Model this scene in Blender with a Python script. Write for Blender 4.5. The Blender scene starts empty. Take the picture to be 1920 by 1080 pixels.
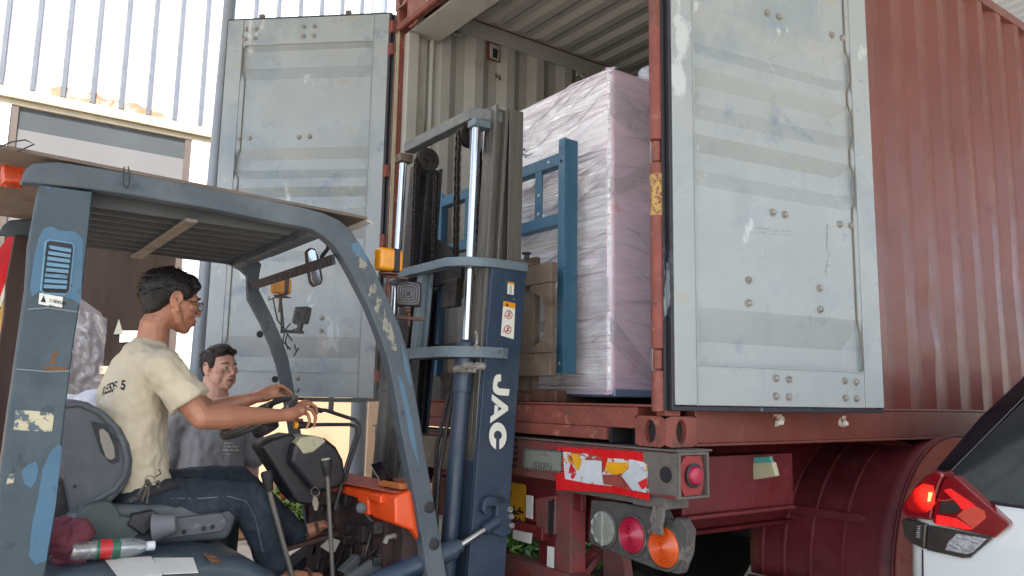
import bpy, bmesh, math, random
from mathutils import Vector, Matrix, noise
random.seed(7)
S = bpy.context.scene
COL = S.collection
# ---------------------------------------------------------------- camera
F_PX = 1463.84
YAW, PITCH, ROLL = .9444, .1402, .018
CAM = Vector((3.333, -2.2689, 1.4275))
fw = Vector((-math.sin(YAW)*math.cos(PITCH), math.cos(YAW)*math.cos(PITCH), math.sin(PITCH)))
_r = fw.cross(Vector((0, 0, 1))).normalized(); _u = _r.cross(fw)
rt = _r*math.cos(ROLL) + _u*math.sin(ROLL); up = -_r*math.sin(ROLL) + _u*math.cos(ROLL)
cd = bpy.data.cameras.new('camera'); cam = bpy.data.objects.new('camera', cd); COL.objects.link(cam)
cam.matrix_world = Matrix(((rt.x, up.x, -fw.x, CAM.x), (rt.y, up.y, -fw.y, CAM.y), (rt.z, up.z, -fw.z, CAM.z), (0, 0, 0, 1)))
cd.sensor_width = 36; cd.lens = F_PX/1920*36; cd.clip_start = .05; cd.clip_end = 600
S.camera = cam
# ---------------------------------------------------------------- sky, sun, exposure
SUN_EL, SUN_AZ = math.radians(52), math.radians(118)      # azimuth from +Y towards +X
w = bpy.data.worlds.new('World'); S.world = w; w.use_nodes = True
wn = w.node_tree.nodes; sky = wn.new('ShaderNodeTexSky'); sky.sky_type = 'NISHITA'; sky.sun_disc = False
sky.sun_elevation = SUN_EL; sky.sun_rotation = SUN_AZ; sky.dust_density = 2.5; sky.ozone_density = 1.0
w.node_tree.links.new(sky.outputs[0], wn['Background'].inputs[0]); wn['Background'].inputs[1].default_value = .15
sl = bpy.data.lights.new('sun', 'SUN'); sl.energy = 4.2; sl.angle = math.radians(.5); sl.color = (1, .95, .86)
so = bpy.data.objects.new('sun', sl); COL.objects.link(so)
sd = Vector((math.cos(SUN_EL)*math.sin(SUN_AZ), math.cos(SUN_EL)*math.cos(SUN_AZ), math.sin(SUN_EL)))
so.rotation_euler = sd.to_track_quat('Z', 'Y').to_euler(); so.location = (6, -6, 12)
S.view_settings.view_transform = 'Standard'; S.view_settings.look = 'None'
S.view_settings.exposure = 1.5; S.view_settings.gamma = 1; S.view_settings.use_curve_mapping = False

# ---------------------------------------------------------------- helpers
def at(px, py, ax, v):
    "point where the line of sight of a photo pixel meets the plane ax = v"
    d = fw + rt*((px-960)/F_PX) + up*((540-py)/F_PX); i = 'xyz'.index(ax)
    return CAM + d*((v-CAM[i])/d[i])
def AT(ax, v, pts): return [at(x, y, ax, v) for x, y in pts]
def atp(px, py, p0, n):
    d = fw + rt*((px-960)/F_PX) + up*((540-py)/F_PX)
    return CAM + d*((p0-CAM).dot(n)/d.dot(n))
V = Vector
def lin(h):
    h = h.lstrip('#'); c = [int(h[i:i+2], 16)/255 for i in (0, 2, 4)]
    return tuple((x/12.92 if x <= .04045 else ((x+.055)/1.055)**2.4) for x in c)+(1,)

class MB:
    def __init__(s): s.v = []; s.f = []
    def add(s, vs, fs):
        k = len(s.v); s.v += [V(p) for p in vs]; s.f += [tuple(i+k for i in f) for f in fs]; return s
    def box(s, x0, x1, y0, y1, z0, z1):
        return s.add([(x, y, z) for z in (z0, z1) for x, y in ((x0, y0), (x1, y0), (x1, y1), (x0, y1))],
                     [(3, 2, 1, 0), (4, 5, 6, 7), (0, 1, 5, 4), (1, 2, 6, 5), (2, 3, 7, 6), (3, 0, 4, 7)])
    def obox(s, c, ax, ay, az):
        c, ax, ay, az = V(c), V(ax), V(ay), V(az)
        return s.add([c+ax*i+ay*j+az*k for k in (-1, 1) for i, j in ((-1, -1), (1, -1), (1, 1), (-1, 1))],
                     [(3, 2, 1, 0), (4, 5, 6, 7), (0, 1, 5, 4), (1, 2, 6, 5), (2, 3, 7, 6), (3, 0, 4, 7)])
    def prism(s, pts, vec):
        pts = [V(p) for p in pts]; vec = V(vec); n = len(pts)
        return s.add(pts+[p+vec for p in pts], [tuple(range(n))[::-1], tuple(range(n, 2*n))]+[(i, (i+1) % n, n+(i+1) % n, n+i) for i in range(n)])
    def ribbon(s, a, b, vec):
        "solid band between two polylines of equal length"
        n = len(a); vec = V(vec); vs = []
        for p, q in zip(a, b): p, q = V(p), V(q); vs += [p, q, q+vec, p+vec]
        fs = [(3, 2, 1, 0), (4*n-4, 4*n-3, 4*n-2, 4*n-1)]
        for i in range(n-1):
            for j in range(4): fs.append((4*i+j, 4*i+(j+1) % 4, 4*i+4+(j+1) % 4, 4*i+4+j))
        return s.add(vs, fs)
    def tube(s, path, r, n=10, cap=True, flat=1):
        path = [V(p) for p in path]; m = len(path); rs = r if isinstance(r, (list, tuple)) else [r]*m
        vs = []; pu = None
        for i, p in enumerate(path):
            t = (path[min(i+1, m-1)]-path[max(i-1, 0)]).normalized()
            if pu is None: pu = V((0, 0, 1)) if abs(t.z) < .9 else V((1, 0, 0))
            a = (pu-t*pu.dot(t)).normalized(); pu = a; b = t.cross(a)
            vs += [p+(a*math.cos(k*2*math.pi/n)*flat+b*math.sin(k*2*math.pi/n))*rs[i] for k in range(n)]
        fs = [(i*n+k, i*n+(k+1) % n, (i+1)*n+(k+1) % n, (i+1)*n+k) for i in range(m-1) for k in range(n)]
        if cap: fs += [tuple(range(n))[::-1], tuple(range((m-1)*n, m*n))]
        return s.add(vs, fs)
    def cyl(s, p, q, r, n=16): return s.tube([p, q], r, n)
    def lathe(s, o, ax, prof, n=20):
        o = V(o); ax = V(ax).normalized(); a = ax.orthogonal().normalized(); b = ax.cross(a); m = len(prof)
        vs = [o+ax*h+(a*math.cos(k*2*math.pi/n)+b*math.sin(k*2*math.pi/n))*max(r, 1e-4) for r, h in prof for k in range(n)]
        fs = [(i*n+k, i*n+(k+1) % n, (i+1)*n+(k+1) % n, (i+1)*n+k) for i in range(m-1) for k in range(n)]
        fs += [tuple(range(n))[::-1], tuple(range((m-1)*n, m*n))]
        return s.add(vs, fs)
    def ball(s, c, r, n=12, M=None):
        r = r if isinstance(r, (list, tuple)) else (r, r, r); c = V(c); m = n//2+1; vs = []
        for i in range(m+1):
            th = math.pi*i/m
            for k in range(n):
                p = V((math.sin(th)*math.cos(2*math.pi*k/n)*r[0], math.sin(th)*math.sin(2*math.pi*k/n)*r[1], math.cos(th)*r[2]))
                if i in (0, m): p.x = p.y = 0; p.x += 1e-5*math.cos(2*math.pi*k/n); p.y += 1e-5*math.sin(2*math.pi*k/n)
                vs.append(c+(M@p if M else p))
        fs = [(i*n+k, (i+1)*n+k, (i+1)*n+(k+1) % n, i*n+(k+1) % n) for i in range(m) for k in range(n)]
        fs += [tuple(range(n))[::-1][::-1], tuple(range(m*n, (m+1)*n))[::-1]]
        return s.add(vs, fs)
    def limb(s, pts, rs, sub=8, flat=None, n=12):
        "chain of overlapping balls along a bone chain (fused later by a voxel remesh)"
        for i in range(len(pts)-1):
            a, b = V(pts[i]), V(pts[i+1]); L = (b-a).length; k = max(2, int(L/(min(rs[i], rs[i+1])*.35)))
            for j in range(k+1):
                t = j/k; s.ball(a.lerp(b, t), rs[i]*(1-t)+rs[i+1]*t, n)
        return s
    def grid(s, fn, nu, nv):
        vs = [fn(i/nu, j/nv) for j in range(nv+1) for i in range(nu+1)]; w = nu+1
        return s.add(vs, [(j*w+i, j*w+i+1, (j+1)*w+i+1, (j+1)*w+i) for j in range(nv) for i in range(nu)])

def wloc(o):
    l = V((0, 0, 0))
    while o: l += o.location; o = o.parent
    return l
def obj(name, mb, mat, parent=None, bevel=0, smooth=True, sharp=38, label=None, seg=2, loc=None, fixn=True):
    me = bpy.data.meshes.new(name)
    me.from_pydata([tuple(p) for p in mb.v], [], mb.f); me.validate()
    if fixn:
        bm = bmesh.new(); bm.from_mesh(me); bmesh.ops.recalc_face_normals(bm, faces=bm.faces); bm.to_mesh(me); bm.free()
    o = bpy.data.objects.new(name, me); COL.objects.link(o)
    if parent:
        o.parent = parent; o.location = -wloc(parent)
    elif loc is not None:
        loc = V(loc); me.transform(Matrix.Translation(-loc)); o.location = loc
    if mat: me.materials.append(mat)
    if smooth:
        me.polygons.foreach_set('use_smooth', [True]*len(me.polygons)); me.set_sharp_from_angle(angle=math.radians(sharp))
    if bevel:
        b = o.modifiers.new('bevel', 'BEVEL'); b.width = bevel; b.segments = seg; b.limit_method = 'ANGLE'; b.angle_limit = math.radians(38); b.harden_normals = True
    if label: o['label'] = label
    return o
def tag(o, label, cat, group=None, kind=None):
    if label: o['label'] = label
    if cat: o['category'] = cat
    if group: o['group'] = group
    if kind: o['kind'] = kind
    return o
def thing(name, label, cat, loc, group=None):
    o = bpy.data.objects.new(name, None); COL.objects.link(o); o.location = loc; o.empty_display_size = .2
    return tag(o, label, cat, group)
def remesh(o, vox, it=2, fac=.5):
    m = o.modifiers.new('remesh', 'REMESH'); m.mode = 'VOXEL'; m.voxel_size = vox; m.use_smooth_shade = True
    if it:
        s = o.modifiers.new('smooth', 'SMOOTH'); s.iterations = it; s.factor = fac
def text_mb(txt, size, o, ex, ey, depth=.0008, bold=0):
    "letters as flat mesh: o origin, ex/ey unit directions"
    c = bpy.data.curves.new('t', 'FONT'); c.body = txt; c.size = size; c.extrude = depth; c.offset = bold; c.resolution_u = 3
    t = bpy.data.objects.new('t', c); COL.objects.link(t)
    dg = bpy.context.evaluated_depsgraph_get(); me = t.evaluated_get(dg).to_mesh()
    o, ex, ey = V(o), V(ex).normalized(), V(ey).normalized(); ez = ex.cross(ey)
    mb = MB(); mb.add([o+ex*v.co.x+ey*v.co.y+ez*v.co.z for v in me.vertices], [tuple(p.vertices) for p in me.polygons])
    t.to_mesh_clear if False else None
    bpy.data.objects.remove(t); return mb

# ---------------------------------------------------------------- materials
def mat(name, base, rough=.6, metal=0., coat=0., patches=(), var=.12, vscale=6., bump=.0, bscale=60., stretch=(1, 1, 1), spec=.5, rvar=.15, seed=0, trans=0., ior=1.45, alpha=1., emit=None, sheen=0):
    "base colour + slow variation + hard-edged patches [(colour, scale, threshold, softness, stretch)] + fine bump"
    m = bpy.data.materials.new(name); m.use_nodes = True; nt = m.node_tree; N = nt.nodes; L = nt.links; b = N['Principled BSDF']
    tc = N.new('ShaderNodeTexCoord')
    def nz(scale, st=(1, 1, 1), det=6, off=0, rg=.6):
        mp = N.new('ShaderNodeMapping'); mp.inputs['Scale'].default_value = [scale*k for k in st]; mp.inputs['Location'].default_value = (off*3.7+seed, off*1.3+seed*.7, off)
        L.new(tc.outputs['Object'], mp.inputs[0]); n = N.new('ShaderNodeTexNoise'); n.inputs['Scale'].default_value = 1; n.inputs['Detail'].default_value = det; n.inputs['Roughness'].default_value = rg
        L.new(mp.outputs[0], n.inputs[0]); return n.outputs[0]
    base = lin(base) if isinstance(base, str) else tuple(base)+(1,)
    n0 = nz(vscale, stretch, 6, 1)
    r = N.new('ShaderNodeValToRGB'); r.color_ramp.elements[0].position = .3; r.color_ramp.elements[1].position = .7
    r.color_ramp.elements[0].color = tuple(c*(1-var) for c in base[:3])+(1,); r.color_ramp.elements[1].color = tuple(min(1, c*(1+var)) for c in base[:3])+(1,)
    L.new(n0, r.inputs[0]); out = r.outputs[0]
    for i, p in enumerate(patches):
        pc, sc, th = p[:3]; sf = p[3] if len(p) > 3 else .02; st = p[4] if len(p) > 4 else (1, 1, 1)
        pr = N.new('ShaderNodeMapRange'); pr.inputs[1].default_value = th; pr.inputs[2].default_value = th+sf
        L.new(nz(sc, st, 8, 5+i*2.3, .65), pr.inputs[0]); mx = N.new('ShaderNodeMix'); mx.data_type = 'RGBA'
        L.new(pr.outputs[0], mx.inputs[0]); L.new(out, mx.inputs[6]); mx.inputs[7].default_value = lin(pc); out = mx.outputs[2]
    L.new(out, b.inputs['Base Color'])
    b.inputs['Metallic'].default_value = metal; b.inputs['Coat Weight'].default_value = coat; b.inputs['Specular IOR Level'].default_value = spec
    b.inputs['Coat Roughness'].default_value = .08
    if trans: b.inputs['Transmission Weight'].default_value = trans; b.inputs['IOR'].default_value = ior
    if alpha < 1: b.inputs['Alpha'].default_value = alpha
    if sheen: b.inputs['Sheen Weight'].default_value = sheen
    if emit: b.inputs['Emission Color'].default_value = lin(emit[0]); b.inputs['Emission Strength'].default_value = emit[1]
    rr = N.new('ShaderNodeMapRange'); rr.inputs[1].default_value = .3; rr.inputs[2].default_value = .7; rr.inputs[3].default_value = max(.02, rough-rvar); rr.inputs[4].default_value = min(1, rough+rvar)
    L.new(nz(vscale*3, stretch, 5, 9), rr.inputs[0]); L.new(rr.outputs[0], b.inputs['Roughness'])
    if bump:
        bp = N.new('ShaderNodeBump'); bp.inputs['Strength'].default_value = bump; bp.inputs['Distance'].default_value = .01
        L.new(nz(bscale, stretch, 5, 12), bp.inputs['Height']); L.new(bp.outputs[0], b.inputs['Normal'])
    return m

M = {}
M['cont_red'] = mat('container_red', '#703b32', .38, coat=.2, var=.1, vscale=2.5, patches=[('#84524a', 3, .6, .14, (1, 1, .15)), ('#53241f', 1.7, .58, .2, (1, 1, .1)), ('#5a2e28', 9, .68, .03), ('#6a4a40', 22, .72, .02)], bump=.15, bscale=25, rvar=.1)
M['cont_rust'] = mat('frame_red_rust', '#7d4238', .6, var=.2, vscale=9, patches=[('#6b4238', 10, .54, .08), ('#94604f', 14, .6, .05), ('#54362e', 25, .63, .03), ('#a58a70', 40, .74, .01)], bump=.5, bscale=60)
M['cont_int'] = mat('interior_grey', '#a9a8a2', .55, var=.07, vscale=3, patches=[('#908b7c', 5, .6, .1, (1, 1, .3)), ('#7a7264', 30, .72, .02)], bump=.12, bscale=30)
M['door_white'] = mat('door_white', '#979d9f', .36, var=.07, vscale=2, patches=[('#818d95', 1.6, .52, .16), ('#64738a', 2.4, .61, .12), ('#b4babb', 3.1, .62, .03, (1, 1, .5)), ('#9c9886', 3.3, .62, .1, (1, 1, 3.5)), ('#8c969a', 5, .6, .08, (1, 1, .15)), ('#d2d6d2', 18, .73, .02, (1, 1, 3)), ('#85837c', 45, .74, .01), ('#7a6c5c', 30, .79, .01)], bump=.15, bscale=18)
M['gasket'] = mat('gasket', '#23222a', .5, var=.2, vscale=20, patches=[('#7d858c', 12, .62, .05, (1, 1, .2))])
M['trailer_red'] = mat('trailer_red', '#5c1b20', .45, var=.2, vscale=4, patches=[('#8c2a30', 4, .58, .12), ('#4c2422', 12, .62, .05), ('#7a5a52', 30, .7, .02)], bump=.2, bscale=30)
M['trailer_dirt'] = mat('trailer_dirty', '#66403c', .65, var=.2, vscale=8, patches=[('#7c3034', 6, .5, .1), ('#5c4a44', 14, .6, .05), ('#3c2c28', 24, .66, .03)], bump=.4, bscale=50)
M['grey_dirt'] = mat('dirty_grey_steel', '#605a55', .65, var=.2, vscale=10, patches=[('#7a5450', 9, .62, .06), ('#4a4440', 20, .64, .03), ('#908a80', 30, .7, .02)], bump=.4, bscale=50)
M['guard'] = mat('guard_slate', '#464f58', .5, var=.12, vscale=4, patches=[('#5f676c', 2.2, .56, .2), ('#416480', 3.1, .68, .015), ('#36424c', 7, .6, .05), ('#a8a594', 26, .72, .01), ('#2b2f33', 40, .7, .02)], bump=.2, bscale=40)
M['post'] = mat('post_blue', '#36454f', .5, var=.12, vscale=4, patches=[('#4c5960', 2.6, .56, .2), ('#3c6484', 5.0, .70, .012), ('#2b3742', 10, .62, .04), ('#9aa4a6', 60, .74, .01, (1, 1, .4)), ('#5f4030', 17, .76, .01)], bump=.2, bscale=40, seed=3)
M['mast_navy'] = mat('mast_navy', '#2c3c4f', .42, var=.12, vscale=3, patches=[('#46535f', 2.2, .60, .2), ('#32485f', 4, .58, .12), ('#1c2632', 8, .62, .06), ('#8a98a4', 60, .76, .01)], bump=.12, bscale=30, coat=.1)
M['brk_blue'] = mat('bracket_grey_blue', '#5f6e77', .5, var=.12, vscale=8, patches=[('#46555f', 10, .58, .05), ('#8e9592', 25, .68, .02), ('#4a4038', 50, .7, .02)], bump=.25, bscale=50)
M['rail_steel'] = mat('greasy_steel', '#63605b', .4, metal=.3, var=.15, vscale=7, stretch=(1, 1, .12), patches=[('#443e39', 5, .54, .2, (1, 1, .12)), ('#5c4a3c', 9, .66, .08, (1, 1, .5)), ('#857f74', 40, .68, .06, (1, 1, .04)), ('#3a302a', 14, .68, .03)], bump=.3, bscale=60)
M['blue'] = mat('backrest_blue', '#386682', .42, var=.1, vscale=5, patches=[('#274f6c', 8, .6, .06), ('#7d8a8c', 50, .72, .02)], bump=.1, bscale=30)
M['brown_steel'] = mat('brown_dusty_steel', '#6a5d50', .7, var=.2, vscale=9, patches=[('#544639', 7, .55, .08), ('#857a6c', 20, .64, .04), ('#3a2e28', 30, .68, .02)], bump=.4, bscale=60)
M['fork'] = mat('fork_rust', '#5a3c32', .65, var=.2, vscale=9, patches=[('#3d2c28', 7, .55, .08), ('#8a7468', 30, .68, .03)], bump=.3, bscale=60)
M['chain'] = mat('greasy_chain', '#2a2422', .4, metal=.5, var=.3, vscale=60, patches=[('#7a6c5e', 90, .62, .03)])
M['dark'] = mat('black_plastic', '#26252a', .45, var=.25, vscale=12, patches=[('#3c3b3c', 6, .6, .08), ('#5c564e', 30, .72, .02)], bump=.2, bscale=80)
M['grime'] = mat('oily_black_metal', '#262021', .45, var=.4, vscale=14, patches=[('#46382f', 9, .56, .06), ('#161214', 6, .6, .05), ('#6e6a64', 34, .7, .02)], bump=.5, bscale=40)
M['chrome'] = mat('chrome', '#b4b6b8', .16, metal=1, var=.05, rvar=.05)
M['orange'] = mat('cowl_orange', '#d84a14', .32, var=.08, vscale=4, patches=[('#b0481e', 8, .62, .1)], coat=.3)
M['dust_red'] = mat('dusty_cowl_top', '#a5574c', .6, var=.1, vscale=6, patches=[('#b5786c', 12, .6, .1), ('#8a3c30', 20, .68, .05)])
M['seat'] = mat('seat_vinyl', '#50555a', .6, var=.12, vscale=5, patches=[('#656b70', 4, .56, .12), ('#33363a', 14, .64, .05), ('#8a8f8f', 40, .73, .02)], bump=.2, bscale=90)
M['hood'] = mat('hood_blue', '#35434e', .42, var=.12, vscale=5, patches=[('#4e5c66', 5, .56, .15), ('#242c33', 11, .64, .04), ('#7a848a', 50, .73, .02)], bump=.15, bscale=50)
M['yellow'] = mat('lamp_yellow', '#d98f10', .35, var=.12, vscale=25, coat=.4, patches=[('#b06a0a', 30, .6, .1)])
M['cream'] = mat('cream_plastic', '#a9a68a', .5, var=.06, vscale=12, patches=[('#8d8a70', 14, .62, .08)])
M['white_print'] = mat('white_print', '#d6d8ce', .5, var=.04, patches=[('#a8a898', 30, .68, .04)])
M['label'] = mat('label_white', '#cfd0cb', .5, var=.05, patches=[('#8c8678', 40, .66, .04)])
M['worn_label'] = mat('worn_label', '#b3ad92', .6, var=.1, patches=[('#4c5a64', 22, .5, .03), ('#857b5c', 34, .58, .04)], seed=4)
M['ink'] = mat('ink_black', '#1c1a1e', .6)
M['inkred'] = mat('ink_red', '#b02a28', .5)
M['bolt'] = mat('bolt_head', '#8d8a84', .5, metal=.3, var=.25, vscale=60, patches=[('#5e5046', 60, .58, .05)])
M['skin'] = mat('skin_tan', '#a9755c', .44, var=.12, vscale=9, patches=[('#c08464', 9, .56, .15), ('#98583f', 12, .60, .15)], bump=.08, bscale=220, rvar=.06)
M['skin2'] = mat('skin_light', '#cf9f8c', .48, var=.05, vscale=14, patches=[('#d8a895', 9, .56, .15), ('#bd8877', 16, .64, .1)], bump=.06, bscale=220, rvar=.06)
for k in ('skin', 'skin2'):
    b = M[k].node_tree.nodes['Principled BSDF']; b.inputs['Subsurface Weight'].default_value = .12; b.inputs['Subsurface Radius'].default_value = (.02, .008, .005)
M['hair'] = mat('hair_black', '#17120f', .5, var=.3, vscale=80, stretch=(1, 1, .4), bump=.6, bscale=220)
M['hair2'] = mat('hair_short', '#29211e', .55, var=.3, vscale=90, stretch=(1, 1, .4), bump=.6, bscale=220)
M['tee_cream'] = mat('tee_cream', '#c0b49d', .85, var=.05, vscale=6, patches=[('#b5a98f', 5, .58, .15)], bump=.12, bscale=420, sheen=.1)
M['tee_grey'] = mat('tee_grey', '#88878a', .85, var=.07, vscale=8, bump=.12, bscale=420, sheen=.1)
M['denim'] = mat('dark_denim', '#222b36', .85, var=.15, vscale=10, patches=[('#303c48', 6, .56, .15)], bump=.25, bscale=500)
M['eye'] = mat('eye_white', '#c9c2b8', .3, var=.02)
M['iris'] = mat('iris', '#120c0a', .2)
M['lip'] = mat('lip', '#8d5548', .5)
M['leather'] = mat('sandal_brown', '#4b332b', .6, var=.2, vscale=30)
M['white_paint'] = mat('car_white', '#dfe3e2', .22, var=.01, coat=.8, rvar=.04)
M['glass_dark'] = mat('tinted_glass', '#2b3134', .08, var=.1, coat=1, rvar=.03, patches=[('#3c4347', 1.6, .50, .25)])
M['black_gloss'] = mat('black_gloss', '#14151c', .12, coat=.6, rvar=.04)
M['lamp_red'] = mat('lamp_red', '#7c0f18', .12, var=.1, coat=1, rvar=.03)
M['lamp_bright'] = mat('lamp_red_bright', '#c41214', .2, coat=1, var=.3, vscale=40, bump=.5, bscale=160, patches=[('#7c0f18', 26, .60, .12), ('#e04030', 60, .66, .05)], emit=('#ff1008', .2))
M['lamp_glow'] = mat('lamp_glow', '#b01214', .2, coat=1, var=.25, vscale=50, emit=('#ff1c10', 1))
M['lamp_lit'] = mat('lamp_lit', '#ff3010', .3, emit=('#ff5030', 5))
M['lamp_pink'] = mat('lamp_reflector', '#d04a38', .3, coat=1, var=.05)
M['lamp_smoke'] = mat('lamp_smoke', '#3a3432', .15, coat=1, var=.15, vscale=20)
M['lamp_clear'] = mat('lamp_clear', '#c5c8cd', .15, metal=.8, coat=1, var=.35, vscale=30, bump=.8, bscale=40, stretch=(1, 1, 3))
M['tread'] = mat('tyre', '#131314', .8, var=.2, vscale=20, bump=.3)
M['canopy'] = mat('canopy_green', '#8c8f8c', .5, var=.1, vscale=2)
M['concrete'] = mat('concrete', '#b0a99c', .85, var=.12, vscale=.8, patches=[('#6d675c', 1.1, .56, .12), ('#a39b8a', 3, .62, .08), ('#5a5248', 12, .7, .03)], bump=.3, bscale=40)
M['beige_wall'] = mat('beige_wall', '#c9a888', .8, var=.05, vscale=1.2, patches=[('#b89878', 2, .6, .15), ('#8f7a66', 20, .74, .02)], bump=.1, bscale=50)
M['white_sheet'] = mat('white_sheet_metal', '#e2e2e2', .5, var=.03, vscale=3)
M['rib_grey'] = mat('rib_grey', '#5f656f', .5)
M['cream_trim'] = mat('cream_trim', '#b5ab92', .5, patches=[('#9a8870', 4, .6, .1, (1, .3, 1))])
M['rust_orange'] = mat('rust_orange', '#b0765a', .8, var=.2, vscale=9)
M['plastic_white'] = mat('white_cloth', '#c6c8d4', .7, var=.06, vscale=5, bump=.3, bscale=20)
M['maroon'] = mat('maroon_cloth', '#6a3340', .9, var=.2, vscale=20, bump=.5, bscale=160)
M['glass_win'] = mat('window_glass', '#2a2422', .12, var=.3, vscale=1.2, stretch=(1, 2.2, .35), patches=[('#4a3733', 1.1, .50, .2)], spec=.35)
M['glass_top'] = mat('blind_glass', '#737375', .15, var=.04, vscale=.7)
M['dusk_glass'] = mat('upper_glass', '#4c5154', .12, var=.1, vscale=.7)
M['sticker_red'] = mat('reflect_red', '#c8171b', .3, var=.06, patches=[('#8a4a44', 16, .66, .02)], coat=.3)
M['peel'] = mat('peeling_reflector', '#c5cace', .35, var=.05, patches=[('#c8891a', 9, .55, .005), ('#9c4440', 8, .52, .005, (1, 1, 1.3)), ('#b8201e', 11, .62, .005), ('#6c4a44', 26, .7, .01)], seed=2, coat=.2)
M['plate_yellow'] = mat('plate_yellow', '#c08a14', .45, var=.08, vscale=20, patches=[('#94700f', 20, .66, .05)])
M['lens_grey'] = mat('lens_grey', '#7c8078', .3, var=.15, vscale=40, coat=.5)
M['lens_pink'] = mat('lens_magenta', '#a81a3c', .35, var=.08, coat=.4, patches=[('#7c2034', 20, .68, .05)])
M['lens_orange'] = mat('lens_orange', '#cc5216', .35, var=.08, coat=.4, patches=[('#a2481c', 20, .68, .05)])
M['lamp_body'] = mat('lamp_box', '#4a4745', .7, var=.2, vscale=14, patches=[('#6e6b66', 10, .58, .06), ('#2f2c2b', 20, .64, .04)], bump=.4)
M['teal'] = mat('teal_plastic', '#4a9690', .5)
M['pipe_grey'] = mat('grey_pipe', '#8f98a2', .45, var=.08, vscale=6, patches=[('#8c949a', 20, .66, .05), ('#6c5c50', 50, .76, .01)])
M['brick'] = mat('mottled_pillar', '#6b5548', .85, var=.3, vscale=6, patches=[('#8d6a5a', 5, .52, .05), ('#3a2c28', 9, .6, .03), ('#a88c74', 16, .68, .03)], bump=.6)
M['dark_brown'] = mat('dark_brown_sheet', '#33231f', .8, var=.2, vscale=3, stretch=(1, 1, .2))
M['beacon'] = mat('beacon_orange', '#c04010', .3, var=.2, vscale=30, coat=.6)
M['red_cloth'] = mat('pennant_red', '#b81c28', .7, var=.1)
M['pennant_yel'] = mat('pennant_yellow', '#c9a45c', .7, var=.25, vscale=14)
M['ply'] = mat('thin_board', '#655a52', .8, var=.2, vscale=6, patches=[('#5c4a40', 8, .58, .05)])

# window-type and film materials
def film_mat():
    m = bpy.data.materials.new('stretch_film'); m.use_nodes = True; nt = m.node_tree; N = nt.nodes; L = nt.links; b = N['Principled BSDF']
    tc = N.new('ShaderNodeTexCoord')
    def wrink(rot, sc, off):
        mp = N.new('ShaderNodeMapping'); mp.inputs['Rotation'].default_value = rot; mp.inputs['Scale'].default_value = sc; mp.inputs['Location'].default_value = off
        L.new(tc.outputs['Object'], mp.inputs[0]); n = N.new('ShaderNodeTexNoise'); n.inputs['Scale'].default_value = 1; n.inputs['Detail'].default_value = 5; n.inputs['Distortion'].default_value = .6
        L.new(mp.outputs[0], n.inputs[0]); return n.outputs[0]
    a = wrink((0, .28, 0), (2.2, 2.2, 34), (0, 0, 0)); c = wrink((0, -.5, 0), (1.3, 1.3, 15), (3, 1, 2)); d = wrink((0, .9, .3), (1.8, 1.8, 8), (7, 1, 2))
    def ma(op, x, y):
        k = N.new('ShaderNodeMath'); k.operation = op
        for i, q in enumerate((x, y)):
            if hasattr(q, 'links'): L.new(q, k.inputs[i])
            else: k.inputs[i].default_value = q
        return k.outputs[0]
    h = ma('ADD', ma('ADD', a, ma('MULTIPLY', c, 1.1)), ma('MULTIPLY', d, .8))
    bp = N.new('ShaderNodeBump'); bp.inputs['Strength'].default_value = 1; bp.inputs['Distance'].default_value = .026; L.new(h, bp.inputs['Height']); L.new(bp.outputs[0], b.inputs['Normal'])
    r = N.new('ShaderNodeValToRGB'); r.color_ramp.elements[0].position = .38; r.color_ramp.elements[1].position = .66
    r.color_ramp.elements[0].color = lin('#eae2ea'); r.color_ramp.elements[1].color = lin('#f6f6f8'); L.new(c, r.inputs[0]); L.new(r.outputs[0], b.inputs['Base Color'])
    b.inputs['Roughness'].default_value = .2; b.inputs['Metallic'].default_value = .18; b.inputs['Coat Weight'].default_value = 1; b.inputs['Coat Roughness'].default_value = .06; b.inputs['Coat IOR'].default_value = 1.7; b.inputs['Specular IOR Level'].default_value = .8
    L.new(bp.outputs[0], b.inputs['Coat Normal'])
    return m
M['film'] = film_mat()
def clear_mat(name, haze, tint, gloss=.05, refl=.05):
    "dirty clear sheet: mostly see-through, a thin reflection and some dust that scatters"
    m = bpy.data.materials.new(name); m.use_nodes = True; nt = m.node_tree; N = nt.nodes; L = nt.links; N.remove(N['Principled BSDF'])
    t = N.new('ShaderNodeBsdfTransparent'); g = N.new('ShaderNodeBsdfGlossy'); g.inputs['Roughness'].default_value = gloss; d = N.new('ShaderNodeBsdfDiffuse'); d.inputs[0].default_value = lin(tint)
    tc = N.new('ShaderNodeTexCoord'); n = N.new('ShaderNodeTexNoise'); n.inputs['Scale'].default_value = 3; n.inputs['Detail'].default_value = 6; L.new(tc.outputs['Object'], n.inputs[0])
    mr = N.new('ShaderNodeMapRange'); mr.inputs[1].default_value = .35; mr.inputs[2].default_value = .75; mr.inputs[3].default_value = haze*.5; mr.inputs[4].default_value = haze*1.8; L.new(n.outputs[0], mr.inputs[0])
    m1 = N.new('ShaderNodeMixShader'); L.new(mr.outputs[0], m1.inputs[0]); L.new(t.outputs[0], m1.inputs[1]); L.new(d.outputs[0], m1.inputs[2])
    m2 = N.new('ShaderNodeMixShader'); m2.inputs[0].default_value = refl; L.new(m1.outputs[0], m2.inputs[1]); L.new(g.outputs[0], m2.inputs[2])
    L.new(m2.outputs[0], N['Material Output'].inputs[0]); return m
M['shield'] = clear_mat('windshield_sheet', .10, '#b0b4ac')
M['bottle'] = clear_mat('bottle_plastic', .16, '#c8d4dc', .03, .13)
M['film_thin'] = clear_mat('loose_film', .5, '#c8c4c8', .12, .12)
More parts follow.
